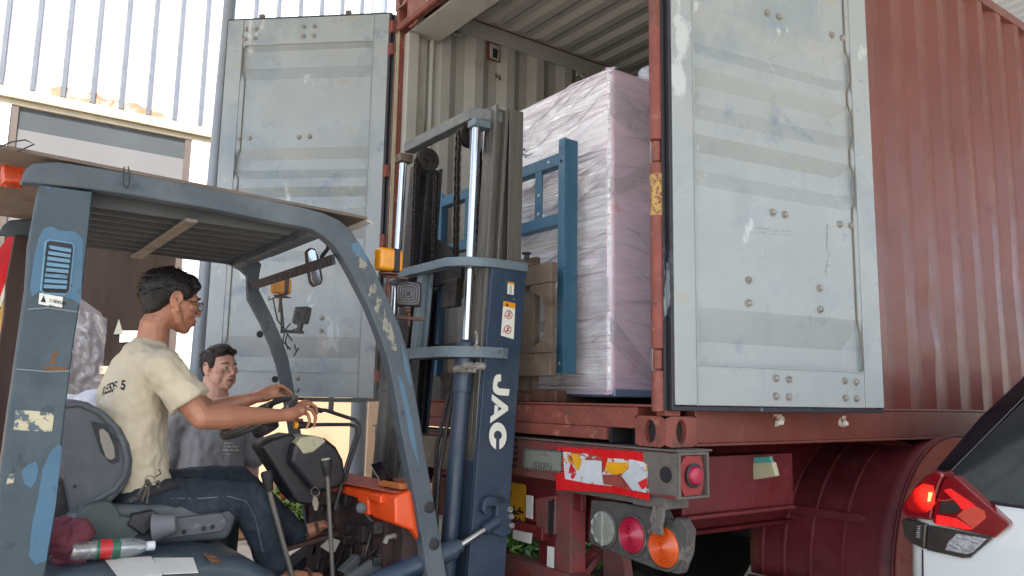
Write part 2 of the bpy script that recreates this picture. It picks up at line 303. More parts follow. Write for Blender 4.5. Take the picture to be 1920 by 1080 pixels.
def transl(m, k):
    nt = m.node_tree; b = nt.nodes['Principled BSDF']; t = nt.nodes.new('ShaderNodeBsdfTranslucent'); t.inputs[0].default_value = lin('#cccbc6'); x = nt.nodes.new('ShaderNodeMixShader'); x.inputs[0].default_value = k
    nt.links.new(b.outputs[0], x.inputs[1]); nt.links.new(t.outputs[0], x.inputs[2]); nt.links.new(x.outputs[0], nt.nodes['Material Output'].inputs[0])
transl(M['canopy'], .62)
# ================================================================ ground
g = MB(); g.box(-150, 150, -150, 150, -.3, 0)
tag(obj('ground', g, M['concrete'], None, smooth=False, loc=(0, 0, 0)), None, None, kind='structure')
def struct(n, mb, m): return tag(obj(n, mb, m, None, smooth=False, loc=(0, 0, 0)), None, None, kind='structure')
v = MB(); v.box(-5.95, -4.6, -10, 16, -.05, .03); struct('planting_bed', v, mat('soil', '#8a6a4c', .95, var=.25, vscale=5, bump=.6))

def leafy(name, x0, x1, y0, y1, h, n, ls, cols, label, cat, seed, z0=.03):
    rnd = random.Random(seed); mb = MB()
    for _ in range(n):
        x = rnd.uniform(x0, x1); y = rnd.uniform(y0, y1); b = V((x, y, z0)); lean = V((rnd.uniform(-.5, .5), rnd.uniform(-.5, .5), 1)).normalized(); hh = h*rnd.uniform(.35, 1)*(.6+.6*noise.noise(V((x*1.5, y*1.5, 3))))
        for k in range(3):
            c = b+lean*hh*(.5+.25*k); d = V((rnd.uniform(-1, 1), rnd.uniform(-1, 1), rnd.uniform(-.1, .9))).normalized(); s = d.cross(V((0, 0, 1))).normalized()
            l = ls*rnd.uniform(.6, 1.3); w_ = l*.32
            mb.add([c, c+d*l*.5+s*w_, c+d*l, c+d*l*.5-s*w_], [(0, 1, 2, 3)])
    o = obj(name, mb, mat(name+'_leaf', cols[0], .55, var=.2, vscale=3, patches=[(cols[1], 9, .5, .2), (cols[2], 20, .6, .1)]), None, smooth=False, loc=(0, 0, 0), fixn=False)
    return tag(o, label, cat, kind='stuff')
leafy('ground_cover', -5.9, -4.7, .4, 2.6, .35, 2600, .09, ('#5f7d34', '#86a04c', '#3c5a24'), 'low green grass and weeds in front of the beige wall', 'grass', 3)
leafy('weeds', -3.4, -1.4, 1.2, 4.4, .6, 4600, .1, ('#4f7a2c', '#7ba044', '#2f5a1e'), 'low leafy green weeds seen under the rear of the trailer', 'weeds', 5)

# ================================================================ workshop building on the left
BX = -6.0
b = thing('workshop_building', 'workshop wall with white ribbed metal cladding above a strip of glass and a beige base', 'building', (BX, 0, 0))
mb = MB(); mb.box(BX-.2, BX, -11, 15, 0, 1.60); obj('wall_base', mb, M['beige_wall'], b)
mb = MB(); mb.box(BX-.2, BX, -11, 15, 4.52, 9.6); obj('metal_cladding', mb, M['white_sheet'], b)
ribs = MB(); y = -2.066-.2815*30
while y < 14:
    ribs.prism([(BX, y-.026, 4.53), (BX+.04, y-.018, 4.53), (BX+.04, y+.018, 4.53), (BX, y+.026, 4.53)], (0, 0, 5.0))
    for q in (.085, .185): ribs.prism([(BX, y+q, 4.53), (BX+.006, y+q+.004, 4.53), (BX, y+q+.008, 4.53)], (0, 0, 5.0))
    y += .2815
obj('cladding_ribs', ribs, M['rib_grey'], b)
st = MB()
tops = []; yy = -1.62
while yy < -.45: tops.append(V((BX+.004, yy, 4.53+max(.02, .10+.10*noise.noise(V((yy*7, 1, 1)))-.12*max(0, yy+.85))))); yy += .02
st.prism([V((BX+.004, -1.62, 4.515))]+tops+[V((BX+.004, -.45, 4.515))], (.002, 0, 0)); obj('rust_stain', st, mat('rust_stain', '#a07a64', .9, var=.3, vscale=9, patches=[('#cfc4ba', 8, .52, .2)]), b, smooth=False)
mb = MB(); mb.box(BX-.05, BX+.07, -11, 15, 4.40, 4.51); mb.box(BX-.05, BX+.03, -11, 15, 4.34, 4.40); obj('flashing', mb, M['cream_trim'], b, bevel=.006)
mb = MB(); mb.box(BX-.05, BX+.10, -11, 15, 1.60, 1.68); obj('sill', mb, M['cream_trim'], b, bevel=.006)
for y0, y1 in ((-7.4, -4.75), (-4.6, -2.1), (-1.95, -.17), (.06, 2.4), (2.55, 5.0)):
    fr = MB(); W = .07
    for a in ((y0-.005, y0+W), (y1-W, y1+.005)): fr.box(BX-.04, BX+.02, a[0], a[1], 1.69, 4.335)
    fr.box(BX-.04, BX+.018, y0+W+.003, y1-W-.003, 3.66, 3.69); fr.box(BX-.04, BX+.018, y0+W+.003, y1-W-.003, 3.02, 3.1)
    f = obj('window', fr, mat('frame_bronze_%d' % len(M), '#5a514c', .5), b, bevel=.004)
    for (z0, z1, mm, nm) in ((1.69, 3.02, 'glass_win', 'lower_pane'), (3.1, 4.10, 'glass_top', 'blind_pane'), (4.10, 4.335, 'dusk_glass', 'top_pane')):
        p = MB(); p.box(BX-.03, BX-.005, y0+W, y1-W, z0, z1); obj('pane', p, M[mm], f, smooth=False)
wp = MB(); wp.box(BX-.04, BX+.035, -.17, .06, 1.69, 4.335); wp.box(BX-.04, BX+.035, -2.1, -1.95, 1.69, 4.335); obj('white_mullion', wp, M['white_sheet'], b, bevel=.004)
# papers taped inside the lower glass
pp = MB(); pp.add([at(*q, 'x', BX+.003) for q in ((225, 620), (263, 620), (262, 640), (224, 642))], [(0, 1, 2, 3)]); obj('taped_paper', pp, M['label'], b, label='cream paper taped to the glass', smooth=False)
pp = MB(); pp.prism([at(*q, 'x', BX+.003) for q in ((223, 598), (231, 626), (213, 627))], (.002, 0, 0)); obj('paper_cone', pp, M['lens_grey'], b, smooth=False)

# ================================================================ roof canopy
c = thing('canopy', 'high pale green sheet canopy over the loading yard', 'canopy', (4, 3, 0))
mb = MB(); N_ = 120
mb.grid(lambda a, b_: V((-2.4+a*11.4, -4.6+b_*20.6, 5.6+.02*math.sin(b_*N_*6.283/1))), 2, N_*6); o = obj('roof_sheet', mb, M['canopy'], c)
s_ = o.modifiers.new('s', 'SOLIDIFY'); s_.thickness = .006
for xx in (-2.2, .6, 3.4, 6.2, 8.8):
    mb = MB(); mb.box(xx-.05, xx+.05, -4.6, 16, 5.44, 5.56); obj('purlin', mb, M['pipe_grey'], c, bevel=.004)
for yy in (-4.2, -.5, 3.5, 7.2, 9.5, 15.5):
    mb = MB(); mb.box(-2.4, 9, yy-.05, yy+.05, 5.22, 5.43); mb.cyl((-2.4, yy, 4.75), (9, yy, 4.75), .03, 8)
    for k in range(12):
        x0 = -2.3+k*.95; mb.cyl((x0, yy, 4.75), (x0+.47, yy, 5.25), .02, 6); mb.cyl((x0+.47, yy, 5.25), (x0+.95, yy, 4.75), .02, 6)
    obj('truss', mb, M['pipe_grey'], c)
def post(px0, py0, px1, py1, x, r, label):
    p = at(px0, py0, 'x', x); q = at(px1, py1, 'x', x); d = (p-q).normalized(); top = q+d*((5.5-q.z)/d.z); bot = q-d*(q.z/d.z)
    o = MB().cyl(bot, top, r, 20); o.lathe(bot, d, [(r*2, 0), (r*2, .02), (r, .021)], 16)
    tag(obj('canopy_post', o, M['pipe_grey'], None, loc=bot), label, 'post')
post(431, 0, 372, 650, -2.6, .045, 'leaning grey steel pipe post left of the opened white container door')
post(712, 0, 672, 800, -3.2, .075, 'upright grey steel pipe post behind the opened white container door')

# ================================================================ container
Z0, H = 1.25, 2.896; ZT = Z0+H; LEN = 12.19; XO = 1.219
ct = thing('shipping_container', 'red-brown steel shipping container with its end doors wide open', 'container', (0, 0, Z0))
def casting(x0, y0, z0, sx, sy):
    "hollow looking corner casting with oval holes: dark inner block proud-set behind pierced plates"
    mb = MB(); x1, y1, z1 = x0+.162*sx, y0+.178*sy, z0+.118
    def plate(o, e1, e2, n, w_, h_, t):
        ring = 24; a = []; 
        cx, cy = w_/2, h_/2; rx, ry = (.030, .046)
        outer = []; inner = []
        for k in range(ring):
            th = 2*math.pi*k/ring; c_, s_2 = math.cos(th), math.sin(th)
            m_ = max(abs(c_)/(w_/2), abs(s_2)/(h_/2)); outer.append((cx+c_/m_, cy+s_2/m_)); inner.append((cx+rx*c_, cy+ry*s_2))
        P = lambda p, d: V(o)+V(e1)*p[0]+V(e2)*p[1]+V(n)*d
        vs = [P(p, 0) for p in outer]+[P(p, 0) for p in inner]+[P(p, -t) for p in inner]
        fs = [(k, (k+1) % ring, ring+(k+1) % ring, ring+k) for k in range(ring)]+[(ring+k, ring+(k+1) % ring, 2*ring+(k+1) % ring, 2*ring+k) for k in range(ring)]
        mb.add(vs, fs)
    plate((x0, y0, z0), (sx, 0, 0), (0, 0, 1), (0, -sy, 0), .162, .118, .03)
    plate((x1, y1, z0), (0, -sy, 0), (0, 0, 1), (sx, 0, 0), .178, .118, .03)
    mb.add([(x0, y0, z0), (x1, y0, z0), (x1, y1, z0), (x0, y1, z0), (x0, y0, z1), (x1, y0, z1), (x1, y1, z1), (x0, y1, z1)], [(0, 1, 2, 3), (4, 5, 6, 7), (0, 4, 7, 3), (3, 7, 6, 2)])
    inner = MB(); a = sorted((x0, x1)); b_ = sorted((y0, y1)); inner.box(a[0]+.025, a[1]-.025, b_[0]+.025, b_[1]-.025, z0+.01, z1-.01)
    o = obj('corner_casting', mb, M['cont_rust'], ct, bevel=0, fixn=False); obj('casting_cavity', inner, M['ink'], o, smooth=False)
for z in (Z0, ZT-.118):
    casting(XO-.162, 0, z, 1, 1); casting(-XO+.162, 0, z, -1, 1)
    casting(XO-.162, LEN, z, 1, -1); casting(-XO+.162, LEN, z, -1, -1)
# posts
for s in (1, -1):
    mb = MB(); a = sorted((s*(XO-.003), s*1.168)); mb.box(a[0], a[1], .004, .09, Z0+.119, ZT-.119); obj('corner_post', mb, M['cont_rust'], ct, bevel=.004)
    mb = MB(); a = sorted((s*1.166, s*1.10)); mb.box(a[0], a[1], .05, .13, Z0+.16, ZT-.29)
    mb.box(min(s*1.166, s*1.176), max(s*1.166, s*1.176), .13, .23, Z0+.16, ZT-.12); mb.cyl((s*1.14, .25, Z0+.16), (s*1.14, .25, ZT-.12), .018, 10)
    obj('inner_post', mb, M['cont_int'], ct, bevel=.004)
    mb = MB(); mb.box(min(s*XO, s*1.1), max(s*XO, s*1.1), LEN-.09, LEN-.003, Z0+.119, ZT-.119); obj('corner_post', mb, M['cont_rust'], ct, bevel=.004)
gl = MB(); gl.box(-1.1665, -1.158, .002, .012, Z0+.16, ZT-.28); gl.box(-1.1755, -1.167, -.006, .003, Z0+.2, ZT-.3); obj('sealant_strip', gl, mat('sealant', '#a39a84', .7, var=.15, vscale=10), ct)
# hinge tubes on the right post, hinge lugs on the left one
mb = MB(); z = Z0+.13
for z0, z1, r in ((1.385, 1.545, .026), (1.548, 1.625, .020), (1.628, 2.38, .026), (2.383, 2.47, .020), (2.473, 3.29, .026), (3.293, 3.38, .020), (3.383, 3.95, .026)):
    mb.lathe((1.194, -.012, z0), (0, 0, 1), [(r*.8, 0), (r, .004), (r, z1-z0-.004), (r*.8, z1-z0)], 16)
obj('hinge_tube', mb, M['cont_rust'], ct)
hb = MB()
for zc in (3.91, 3.75, 2.9, 2.43, 1.95, 1.55):
    hb.obox((-1.225, -.018, zc), (.028, 0, 0), (0, .012, 0), (0, 0, .04)); hb.cyl((-1.236, -.028, zc-.05), (-1.236, -.028, zc+.05), .009, 10)
obj('hinge_lug', hb, M['cont_rust'], ct, bevel=.003)
# faded paint band on the right hinge tube
mb = MB(); mb.lathe((1.194, -.012, 2.16), (0, 0, 1), [(.0272, 0), (.0272, .17)], 16); obj('paint_mark', mb, mat('yellow_mark', '#a88d50', .7, patches=[('#7d4238', 45, .5, .04)]), ct)
# sill
mb = MB(); mb.box(-1.055, 1.055, .012, .16, 1.315, 1.402); mb.box(-1.055, .875, .004, .15, 1.262, 1.3145); mb.box(-1.1, 1.165, .001, .10, 1.4025, 1.412)
obj('door_sill', mb, M['cont_rust'], ct, bevel=.005)
mb = MB(); mb.box(.885, 1.05, .14, .16, 1.25, 1.314); mb.box(.882, .9, .02, .14, 1.252, 1.314); obj('sill_pocket', mb, M['ink'], ct)
# header
mb = MB(); mb.box(-1.055, 1.055, .004, .07, ZT-.25, ZT-.02); obj('door_header', mb, M['cont_rust'], ct, bevel=.005)
mb = MB(); mb.cyl((-1.15, -.004, ZT-.272), (1.15, -.004, ZT-.272), .016, 10); mb.box(-1.16, 1.16, -.02, .05, ZT-.262, ZT-.2505); obj('rain_gutter', mb, M['cont_rust'], ct)
mb = MB(); mb.box(-1.16, 1.16, .071, .30, ZT-.285, ZT-.265); mb.box(-1.16, 1.16, .285, .30, ZT-.264, ZT-.11); obj('inner_header', mb, M['cont_int'], ct, bevel=.004)
for xx in (-.98, .98, 0): 
    mb = MB(); mb.tube([(xx-.05, .02, ZT-.287), (xx-.03, .01, ZT-.31), (xx+.03, .01, ZT-.31), (xx+.05, .02, ZT-.287)], .009, 8); obj('header_lug', mb, M['cont_rust'], ct)
# side walls
def corr_profile(y0, y1, s, xo, depth, phase=1.867, pit=.278):
    pts = []; k = math.floor((y0-phase)/pit)-1
    while True:
        b0 = phase+k*pit
        for dy, dx in ((0, 0), (.072, 0), (.140, depth), (.210, depth)):
            yy = b0+dy
            if y0 < yy < y1: pts.append((s*(xo-dx), yy))
        k += 1
        if b0 > y1: break
    return [(pts[0][0], y0)]+pts+[(pts[-1][0], y1)]
def sheet(prof, z0, z1, nz=1):
    mb = MB(); n = len(prof)
    for j in range(nz+1):
        z = z0+(z1-z0)*j/nz; mb.v += [V((x, y, z)) for x, y in prof]
    mb.f = [(j*n+i, j*n+i+1, (j+1)*n+i+1, (j+1)*n+i) for j in range(nz) for i in range(n-1)]
    return mb
for s in (1, -1):
    mb = sheet(corr_profile(.09, LEN-.09, s, 1.212, .036), Z0+.158, ZT-.055, 60)
    # dents pushed into the sheet
    for v_ in mb.v:
        if s > 0:
            for (yc, zc, ry, rz, a) in ((2.15, 1.95, .10, .16, -.016), (2.14, 1.75, .06, .1, .012), (3.3, 2.2, .2, .3, -.012), (1.86, 2.6, .05, .2, .006), (2.7, 3.2, .25, .3, -.01)):
                v_.x += a*math.exp(-((v_.y-yc)/ry)**2-((v_.z-zc)/rz)**2)
    obj('side_wall', mb, M['cont_red'], ct, sharp=16)
    mb = sheet(corr_profile(.235, LEN-.1, s, 1.188, .036), Z0+.16, ZT-.12, 1); obj('inner_wall', mb, M['cont_int'], ct, smooth=False)
    a = lambda p, q: (min(s*p, s*q), max(s*p, s*q))
    mb = MB(); x = a(1.16, 1.2135); mb.box(x[0], x[1], .179, LEN-.179, Z0+.012, Z0+.145); x = a(1.16, 1.218); mb.box(x[0], x[1], .179, LEN-.179, Z0+.1455, Z0+.158); x = a(1.10, 1.219); mb.box(x[0], x[1], .179, LEN-.179, Z0, Z0+.0115)
    obj('bottom_rail', mb, M['cont_red'], ct, bevel=.004)
    mb = MB(); x = a(1.155, 1.2185); mb.box(x[0], x[1], .179, LEN-.179, ZT-.075, ZT-.012); obj('top_rail', mb, M['cont_red'], ct, bevel=.004)
    mb = MB(); x = a(1.135, 1.154); mb.box(x[0], x[1], .305, LEN-.179, ZT-.145, ZT-.03); obj('inner_top_rail', mb, M['cont_int'], ct, bevel=.006)
# lashing rings and vent inside the left wall
for yy in (.42, 1.62, 2.8):
    mb = MB(); cc = V((-1.12, yy, ZT-.17)); mb.tube([cc+V((.01, .045*math.cos(t), .03*math.sin(t))) for t in [math.pi*(1+k/10) for k in range(11)]], .009, 8); mb.box(-1.15, -1.125, yy-.06, yy-.04, ZT-.19, ZT-.15); mb.box(-1.15, -1.125, yy+.04, yy+.06, ZT-.19, ZT-.15)
    obj('lashing_ring', mb, M['cont_int'], ct)
mb = MB(); mb.add([at(*q, 'x', -1.165) for q in ((912, 77), (938, 86), (938, 118), (912, 111))], [(0, 1, 2, 3)]); o = obj('vent', mb, M['cont_rust'], ct, smooth=False)
mb = MB(); mb.prism([at(*q, 'x', -1.163) for q in ((918, 82), (935, 88), (934, 115), (918, 108))], (.014, 0, 0)); vb = obj('vent_cover', mb, M['cont_int'], o, bevel=.003)
mb = MB(); mb.prism([at(*q, 'x', -1.148) for q in ((924, 90), (933, 93), (932, 110), (924, 107))], (.003, 0, 0)); obj('vent_opening', mb, M['ink'], o, smooth=False)
tm = text_mb('96', .06, at(927, 146, 'x', -1.162), (0, .95, -.1), (0, .1, .95)); obj('stencil_number', tm, M['ink'], ct, smooth=False)
mb = MB(); mb.box(-1.2, 1.2, .16, LEN-.05, Z0+.14, Z0+.156); obj('floor', mb, mat('plywood_floor', '#5a4638', .7, var=.2, vscale=4), ct)
mb = MB()
for k in range(38): mb.box(-1.15, 1.15, .35+k*.31, .395+k*.31, Z0+.03, Z0+.138)
obj('cross_member', mb, M['cont_rust'], ct)
mb = MB(); mb.box(-1.21, 1.21, LEN-.05, LEN-.01, Z0+.02, ZT-.02); obj('front_wall', mb, M['cont_red'], ct)
# roof: transverse corrugation
pts = []; y = .18
while y < LEN-.2:
    pts += [(y, 0), (y+.055, 0), (y+.10, .024), (y+.165, .024)]; y += .21
for nm, dz, mm in (('roof', -.004, 'cont_red'), ('roof_lining', -.012, 'cont_int')):
    mb = MB(); X1 = 1.155 if dz == -.004 else 1.133; n = len(pts)
    for X in (-X1, -X1+.08, X1-.08, X1): mb.v += [V((X, yy, ZT+dz-(h if abs(X) < X1-.01 else 0)-.01)) for yy, h in pts]
    mb.f = [(j*n+i, j*n+i+1, (j+1)*n+i+1, (j+1)*n+i) for j in range(3) for i in range(n-1)]
    obj(nm, mb, M[mm], ct, smooth=False)
mb = MB(); mb.box(-1.155, 1.155, .07, .179, ZT-.03, ZT-.008); obj('roof_edge', mb, M['cont_rust'], ct)

# ---- doors
ZLO, ZHI, DW = 1.412, 4.012, 1.16
prof = [(1.572, 0), (1.575, -.038), (1.665, -.038), (1.80, 0), (2.297, 0), (2.375, -.038), (2.455, -.038), (2.517, 0), (2.581, 0), (2.665, -.038), (2.744, -.038), (2.803, 0), (2.862, 0), (2.933, -.038), (3.005, -.038), (3.077, 0), (3.565, 0), (3.665, -.038), (3.79, -.038), (3.82, 0)]
def door(h0, d, n, name, right):
    d = V(d).normalized(); n = V(n).normalized(); h0 = V(h0)
    P = lambda u_, w_, z_: V((h0.x, h0.y, z_))+d*u_+n*w_
    def bx(mb, u0, u1, w0, w1, z0, z1): return mb.obox(P((u0+u1)/2, (w0+w1)/2, (z0+z1)/2), d*((u1-u0)/2), n*((w1-w0)/2), (0, 0, (z1-z0)/2))
    fr = MB(); bx(fr, 0, .11, -.046, .004, ZLO+.001, ZHI-.001); bx(fr, DW-.115, DW, -.046, .004, ZLO+.001, ZHI-.001)
    bx(fr, .11, DW-.115, -.046, 0, ZLO, 1.5715); bx(fr, .11, DW-.115, -.046, 0, 3.822, ZHI)
    root = obj(name, fr, M['door_white'], ct, bevel=.004)
    pn = MB(); U_ = [.11, .19, .5, DW-.21, DW-.115]; n_ = len(prof)
    for i, uu in enumerate(U_): pn.v += [P(uu, (w_*(1 if 0 < i < len(U_)-1 or uu < .15 else .55))-.001, z) for z, w_ in prof]
    pn.f = [(j*n_+i, j*n_+i+1, (j+1)*n_+i+1, (j+1)*n_+i) for j in range(len(U_)-1) for i in range(n_-1)]
    obj('corrugated_panel', pn, M['door_white'], root, smooth=False)
    # wavy weld line at the free-edge post
    wl = MB(); path = [P(DW-.118, .003+w_*.1, z) for z, w_ in prof]; path = [p-d*(.032 if prof[i][1] == 0 else .0) for i, p in enumerate(path)]; wl.tube(path, .0042, 6); obj('weld_bead', wl, mat(name+'_weld%d' % right, '#6f6a60', .7), root)
    wl = MB(); bx(wl, .105, .112, -.002, .0075, ZLO, ZHI); bx(wl, .11, DW-.115, -.003, .005, 1.568, 1.5735); bx(wl, .11, DW-.115, -.003, .005, 3.818, 3.823); obj('seam', wl, mat(name+'_seam', '#8f9698', .6), root)
    gk = MB(); bx(gk, -.016, -.001, -.05, .003, ZLO-.02, ZHI+.006); bx(gk, -.034, -.017, -.05, -.02, ZLO-.02, ZHI+.004); bx(gk, .0, DW, -.045, -.01, ZLO-.022, ZLO-.002); bx(gk, .0, DW+.01, -.045, -.006, ZHI+.001, ZHI+.014); bx(gk, DW+.001, DW+.014, -.05, -.01, ZLO-.02, ZHI+.006)
    obj('gasket', gk, M['gasket'], root, bevel=.003)
    for q in bolts[right]:
        p = atp(*q, P(0, .004, 0), n); k = MB(); k.lathe(p-n*.006, n, [(.017, 0), (.017, .005), (.0125, .006), (.012, .012), (.007, .016)], 12); obj('bolt', k, M['bolt'], root)
    return root, P, bx
bolts = {True: [(1440, 24), (1462, 31), (1561, 65), (1581, 71), (1450, 398), (1473, 402), (1576, 420), (1597, 423), (1405, 525), (1405, 568), (1538, 540), (1539, 580), (1456, 709), (1480, 711), (1585, 714), (1606, 716), (1456, 743), (1480, 744), (1586, 746), (1607, 747)],
         False: [(461, 55), (480, 54), (569, 50), (589, 49), (459, 74), (478, 72), (568, 68), (588, 67), (448, 260), (468, 259), (560, 257), (580, 256), (486, 622), (602, 620), (603, 596), (558, 709), (557, 731), (530, 709)]}
import math as _m
dr = V((.173, .985, 0)); root, PR, bxr = door((1.25, .02, 0), dr, (.985, -.173, 0), 'door', True)
# bare metal scuffs and stains on the right door
sc = MB()
for (x0, y0, x1, y1, w_) in ((1417, 427, 1492, 434, 1.5), (1417, 434, 1490, 441, 1.2), (1552, 420, 1552, 465, 4), (1556, 478, 1550, 512, 5), (1432, 480, 1425, 486, 2)):
    a = atp(x0, y0, PR(0, .0015, 0), V((.985, -.173, 0))); b2 = atp(x1, y1, PR(0, .0015, 0), V((.985, -.173, 0))); t = (b2-a).normalized(); s2 = V((.985, -.173, 0)).cross(t)*w_*.0012
    sc.add([a+s2, b2+s2*.6, b2-s2, a-s2*.5], [(0, 1, 2, 3)])
obj('scuff', sc, mat('scuff_grey', '#8d948e', .6, patches=[('#b7c0bd', 60, .52, .02)]), root, smooth=False)
for q in ((1459, 788), (1581, 790)):
    p = at(*q, 'x', 1.2155); mb = MB(); rr = random.Random(q[0]); ring = [V((0, .034*math.cos(t)*(1+.4*math.sin(3*t+q[0])), .036*math.sin(t)*(1+.3*math.cos(2*t)))) for t in [k*math.pi/9 for k in range(18)]]
    mb.prism([p+r_ for r_ in ring], (.0015, 0, 0)); o = obj('paint_patch', mb, mat('patch_%d' % q[0], '#c3b3a4', .6, patches=[('#84423b', 30, .55, .02)]), ct, smooth=False)
    mb = MB(); mb.obox(p+V((.01, -.005, -.01)), (.008, 0, 0), (0, .02, 0), (0, 0, .008)); mb.cyl(p+V((.012, -.01, .005)), p+V((.012, .012, -.012)), .007, 8); obj('door_holdback', mb, M['label'], ct)
ang = math.radians(133); dl = (math.cos(ang), -math.sin(ang), 0); nl = V((-dl[1], dl[0], 0))
nl = nl if nl.dot(CAM-V((-1.24, -.03, 1.4))) > 0 else -nl
root2, PL, bxl = door((-1.24, -.03, 0), dl, nl, 'door', False)
mb = MB()
for uu in (.3, .93):   # locking rod tips standing up behind the top edge
    mb.tube([PL(uu, -.06, ZLO-.1), PL(uu, -.06, ZHI+.02)], .017, 10); mb.obox(PL(uu+.01, -.05, ZHI+.03), V(dl)*.018, nl*.012, (0, 0, .028))
obj('locking_rod', mb, M['grey_dirt'], root2)
mb = MB(); bxl(mb, .06, .45, -.06, -.02, ZLO-.03, ZLO-.012); p = PL(.02, -.05, 1.30); obj('door_edge_lug', mb, M['grey_dirt'], root2)
# ================================================================ semi-trailer under the container
tr = thing('semi_trailer', 'red container semi-trailer with weathered tail beam and tail lamps', 'trailer', (0, 3, 0))
TB = 1.246
mb = MB(); mb.box(-1.275, 1.262, .004, .17, 1.062, 1.236); o = obj('tail_beam', mb, M['trailer_dirt'], tr, bevel=.006)
mb = MB(); mb.box(-1.29, 1.288, -.008, .19, 1.2365, 1.2445); obj('beam_top_plate', mb, M['grey_dirt'], o, bevel=.003)
mb = MB(); mb.prism(AT('y', 0, ((1206, 846), (1270, 851), (1270, 930), (1212, 924))), (0, -.002, 0)); obj('bare_end', mb, M['grey_dirt'], o)
p = at(1250, 890, 'y', -.003); mb = MB(); mb.lathe(p, (0, -1, 0), [(.0285, 0), (.036, 0), (.036, .004), (.029, .004)], 24); obj('hole_rim', mb, M['grey_dirt'], o)
mb = MB(); mb.lathe(p, (0, -1, 0), [(.031, -.02), (.031, .0052)], 24); obj('hole', mb, M['ink'], o, smooth=False)
# open end with octagonal inset and red side lamp
e = MB(); X1 = 1.284
for a in ((.002, .014, 1.062, 1.236), (.162, .174, 1.062, 1.236)): e.box(1.2625, X1, *a)
e.box(1.2625, X1, .0145, .1615, 1.224, 1.2362); e.box(1.2625, X1, .0145, .1615, 1.062, 1.072)
obj('end_flange', e, M['grey_dirt'], o, bevel=.003)
oc = [(.045, 1.072), (.13, 1.072), (.150, 1.105), (.158, 1.145), (.150, 1.19), (.13, 1.222), (.05, 1.222), (.026, 1.19), (.018, 1.145), (.026, 1.10)]
e = MB(); e.prism([(1.2625, a, z) for a, z in oc], (.010, 0, 0)); obj('end_plate', e, mat('dusty_red', '#8e3434', .6, var=.15, vscale=20, patches=[('#6c4a44', 20, .62, .05)]), o, bevel=.002)
pc = (1.2725, .088, 1.148); e = MB(); e.lathe(pc, (1, 0, 0), [(.044, 0), (.046, .012), (.036, .014), (.036, .004)], 28); s = obj('side_lamp', e, M['dark'], o)
e = MB(); e.lathe(pc, (1, 0, 0), [(.0355, .002), (.0355, .016), (.03, .026), (.015, .032), (.001, .033)], 28); obj('lens', e, M['lens_pink'], s)
# reflective stickers
st = MB(); st.prism(AT('y', 0, ((1045, 838), (1190, 846), (1216, 852), (1220, 868), (1218, 938), (1150, 924), (1043, 918))), (0, -.0015, 0)); obj('reflective_sticker', st, M['sticker_red'], o, smooth=False)
st = MB(); st.prism(AT('y', -.0018, ((1056, 847), (1095, 850), (1130, 858), (1186, 862), (1214, 868), (1216, 924), (1190, 921), (1150, 912), (1100, 906), (1060, 898), (1058, 880))), (0, -.001, 0)); obj('peeling_sheet', st, M['peel'], o, smooth=False)
for kf, (c_, pts) in enumerate((('#d89a14', ((1137, 866), (1176, 867), (1177, 887), (1150, 890), (1136, 884))), ('#d8a020', ((1070, 850), (1084, 851), (1094, 868), (1093, 883), (1080, 880))), ('#c5cace', ((1092, 862), (1128, 864), (1128, 892), (1132, 908), (1100, 902), (1085, 886))), ('#c8171b', ((1070, 868), (1080, 884), (1066, 888))), ('#b5bcc0', ((1165, 892), (1190, 866), (1214, 890), (1212, 924), (1185, 918))), ('#8c4440', ((1130, 890), (1165, 890), (1172, 913), (1132, 908))), ('#c7222a', ((1196, 905), (1214, 895), (1214, 912), (1204, 918))))):
    st = MB(); st.prism(AT('y', -.003-.0014*kf, pts), (0, -.001, 0)); obj('sticker_fragment', st, mat('frag'+str(pts[0]), c_, .35, coat=.3, var=.08, vscale=20, patches=[('#6c4a44', 34, .66, .02)]), o, smooth=False)
st = MB(); st.prism(AT('y', -.0035, ((981, 840), (1055, 845), (1054, 887), (980, 879))), (0, -.0015, 0)); lb = obj('warning_label', st, M['lens_grey'], o, smooth=False, label='pale rectangular label with a dashed black border')
A_, B_, C_, D_ = AT('y', -.0055, ((981, 840), (1055, 845), (1054, 887), (980, 879)))
bd = MB()
for k in range(17):
    for (p, q, p2, q2) in ((A_, B_, D_, C_), (D_, C_, A_, B_)):
        t0, t1 = (k+.0)/17, (k+.55)/17; a, b_ = p.lerp(q, t0), p.lerp(q, t1); c_, d_ = p2.lerp(q2, t1+.02), p2.lerp(q2, t0+.02); bd.add([a, b_, b_.lerp(c_, .09), a.lerp(d_, .09)], [(0, 1, 2, 3)])
for k in range(8):
    for (p, q, p2, q2) in ((A_, D_, B_, C_), (B_, C_, A_, D_)):
        t0, t1 = k/8, (k+.55)/8; a, b_ = p.lerp(q, t0), p.lerp(q, t1); c_, d_ = p2.lerp(q2, t1), p2.lerp(q2, t0); bd.add([a, b_, b_.lerp(c_, .04), a.lerp(d_, .04)], [(0, 1, 2, 3)])
obj('dashed_border', bd, M['ink'], lb, smooth=False, fixn=False)
o_ = at(999, 877, 'y', -.0065); tm = text_mb('昌福彩行', .036, o_, (1, 0, .02), (0, 0, 1)); obj('label_text', tm, mat('ink_grey', '#55504c', .6), lb, smooth=False)
o_ = at(1001, 853, 'y', -.0065); tm = text_mb('HT 004 SAFETY', .017, o_, (1, 0, .02), (0, 0, 1)); obj('label_text', tm, mat('ink_grey', '#77706a', .6), lb, smooth=False)
sx = MB()
for k in range(5): z = 1.1+.03*k; sx.box(.2, .262, -.0015, .003, z, z+.014)
obj('black_tally_marks', sx, M['ink'], o, smooth=False)
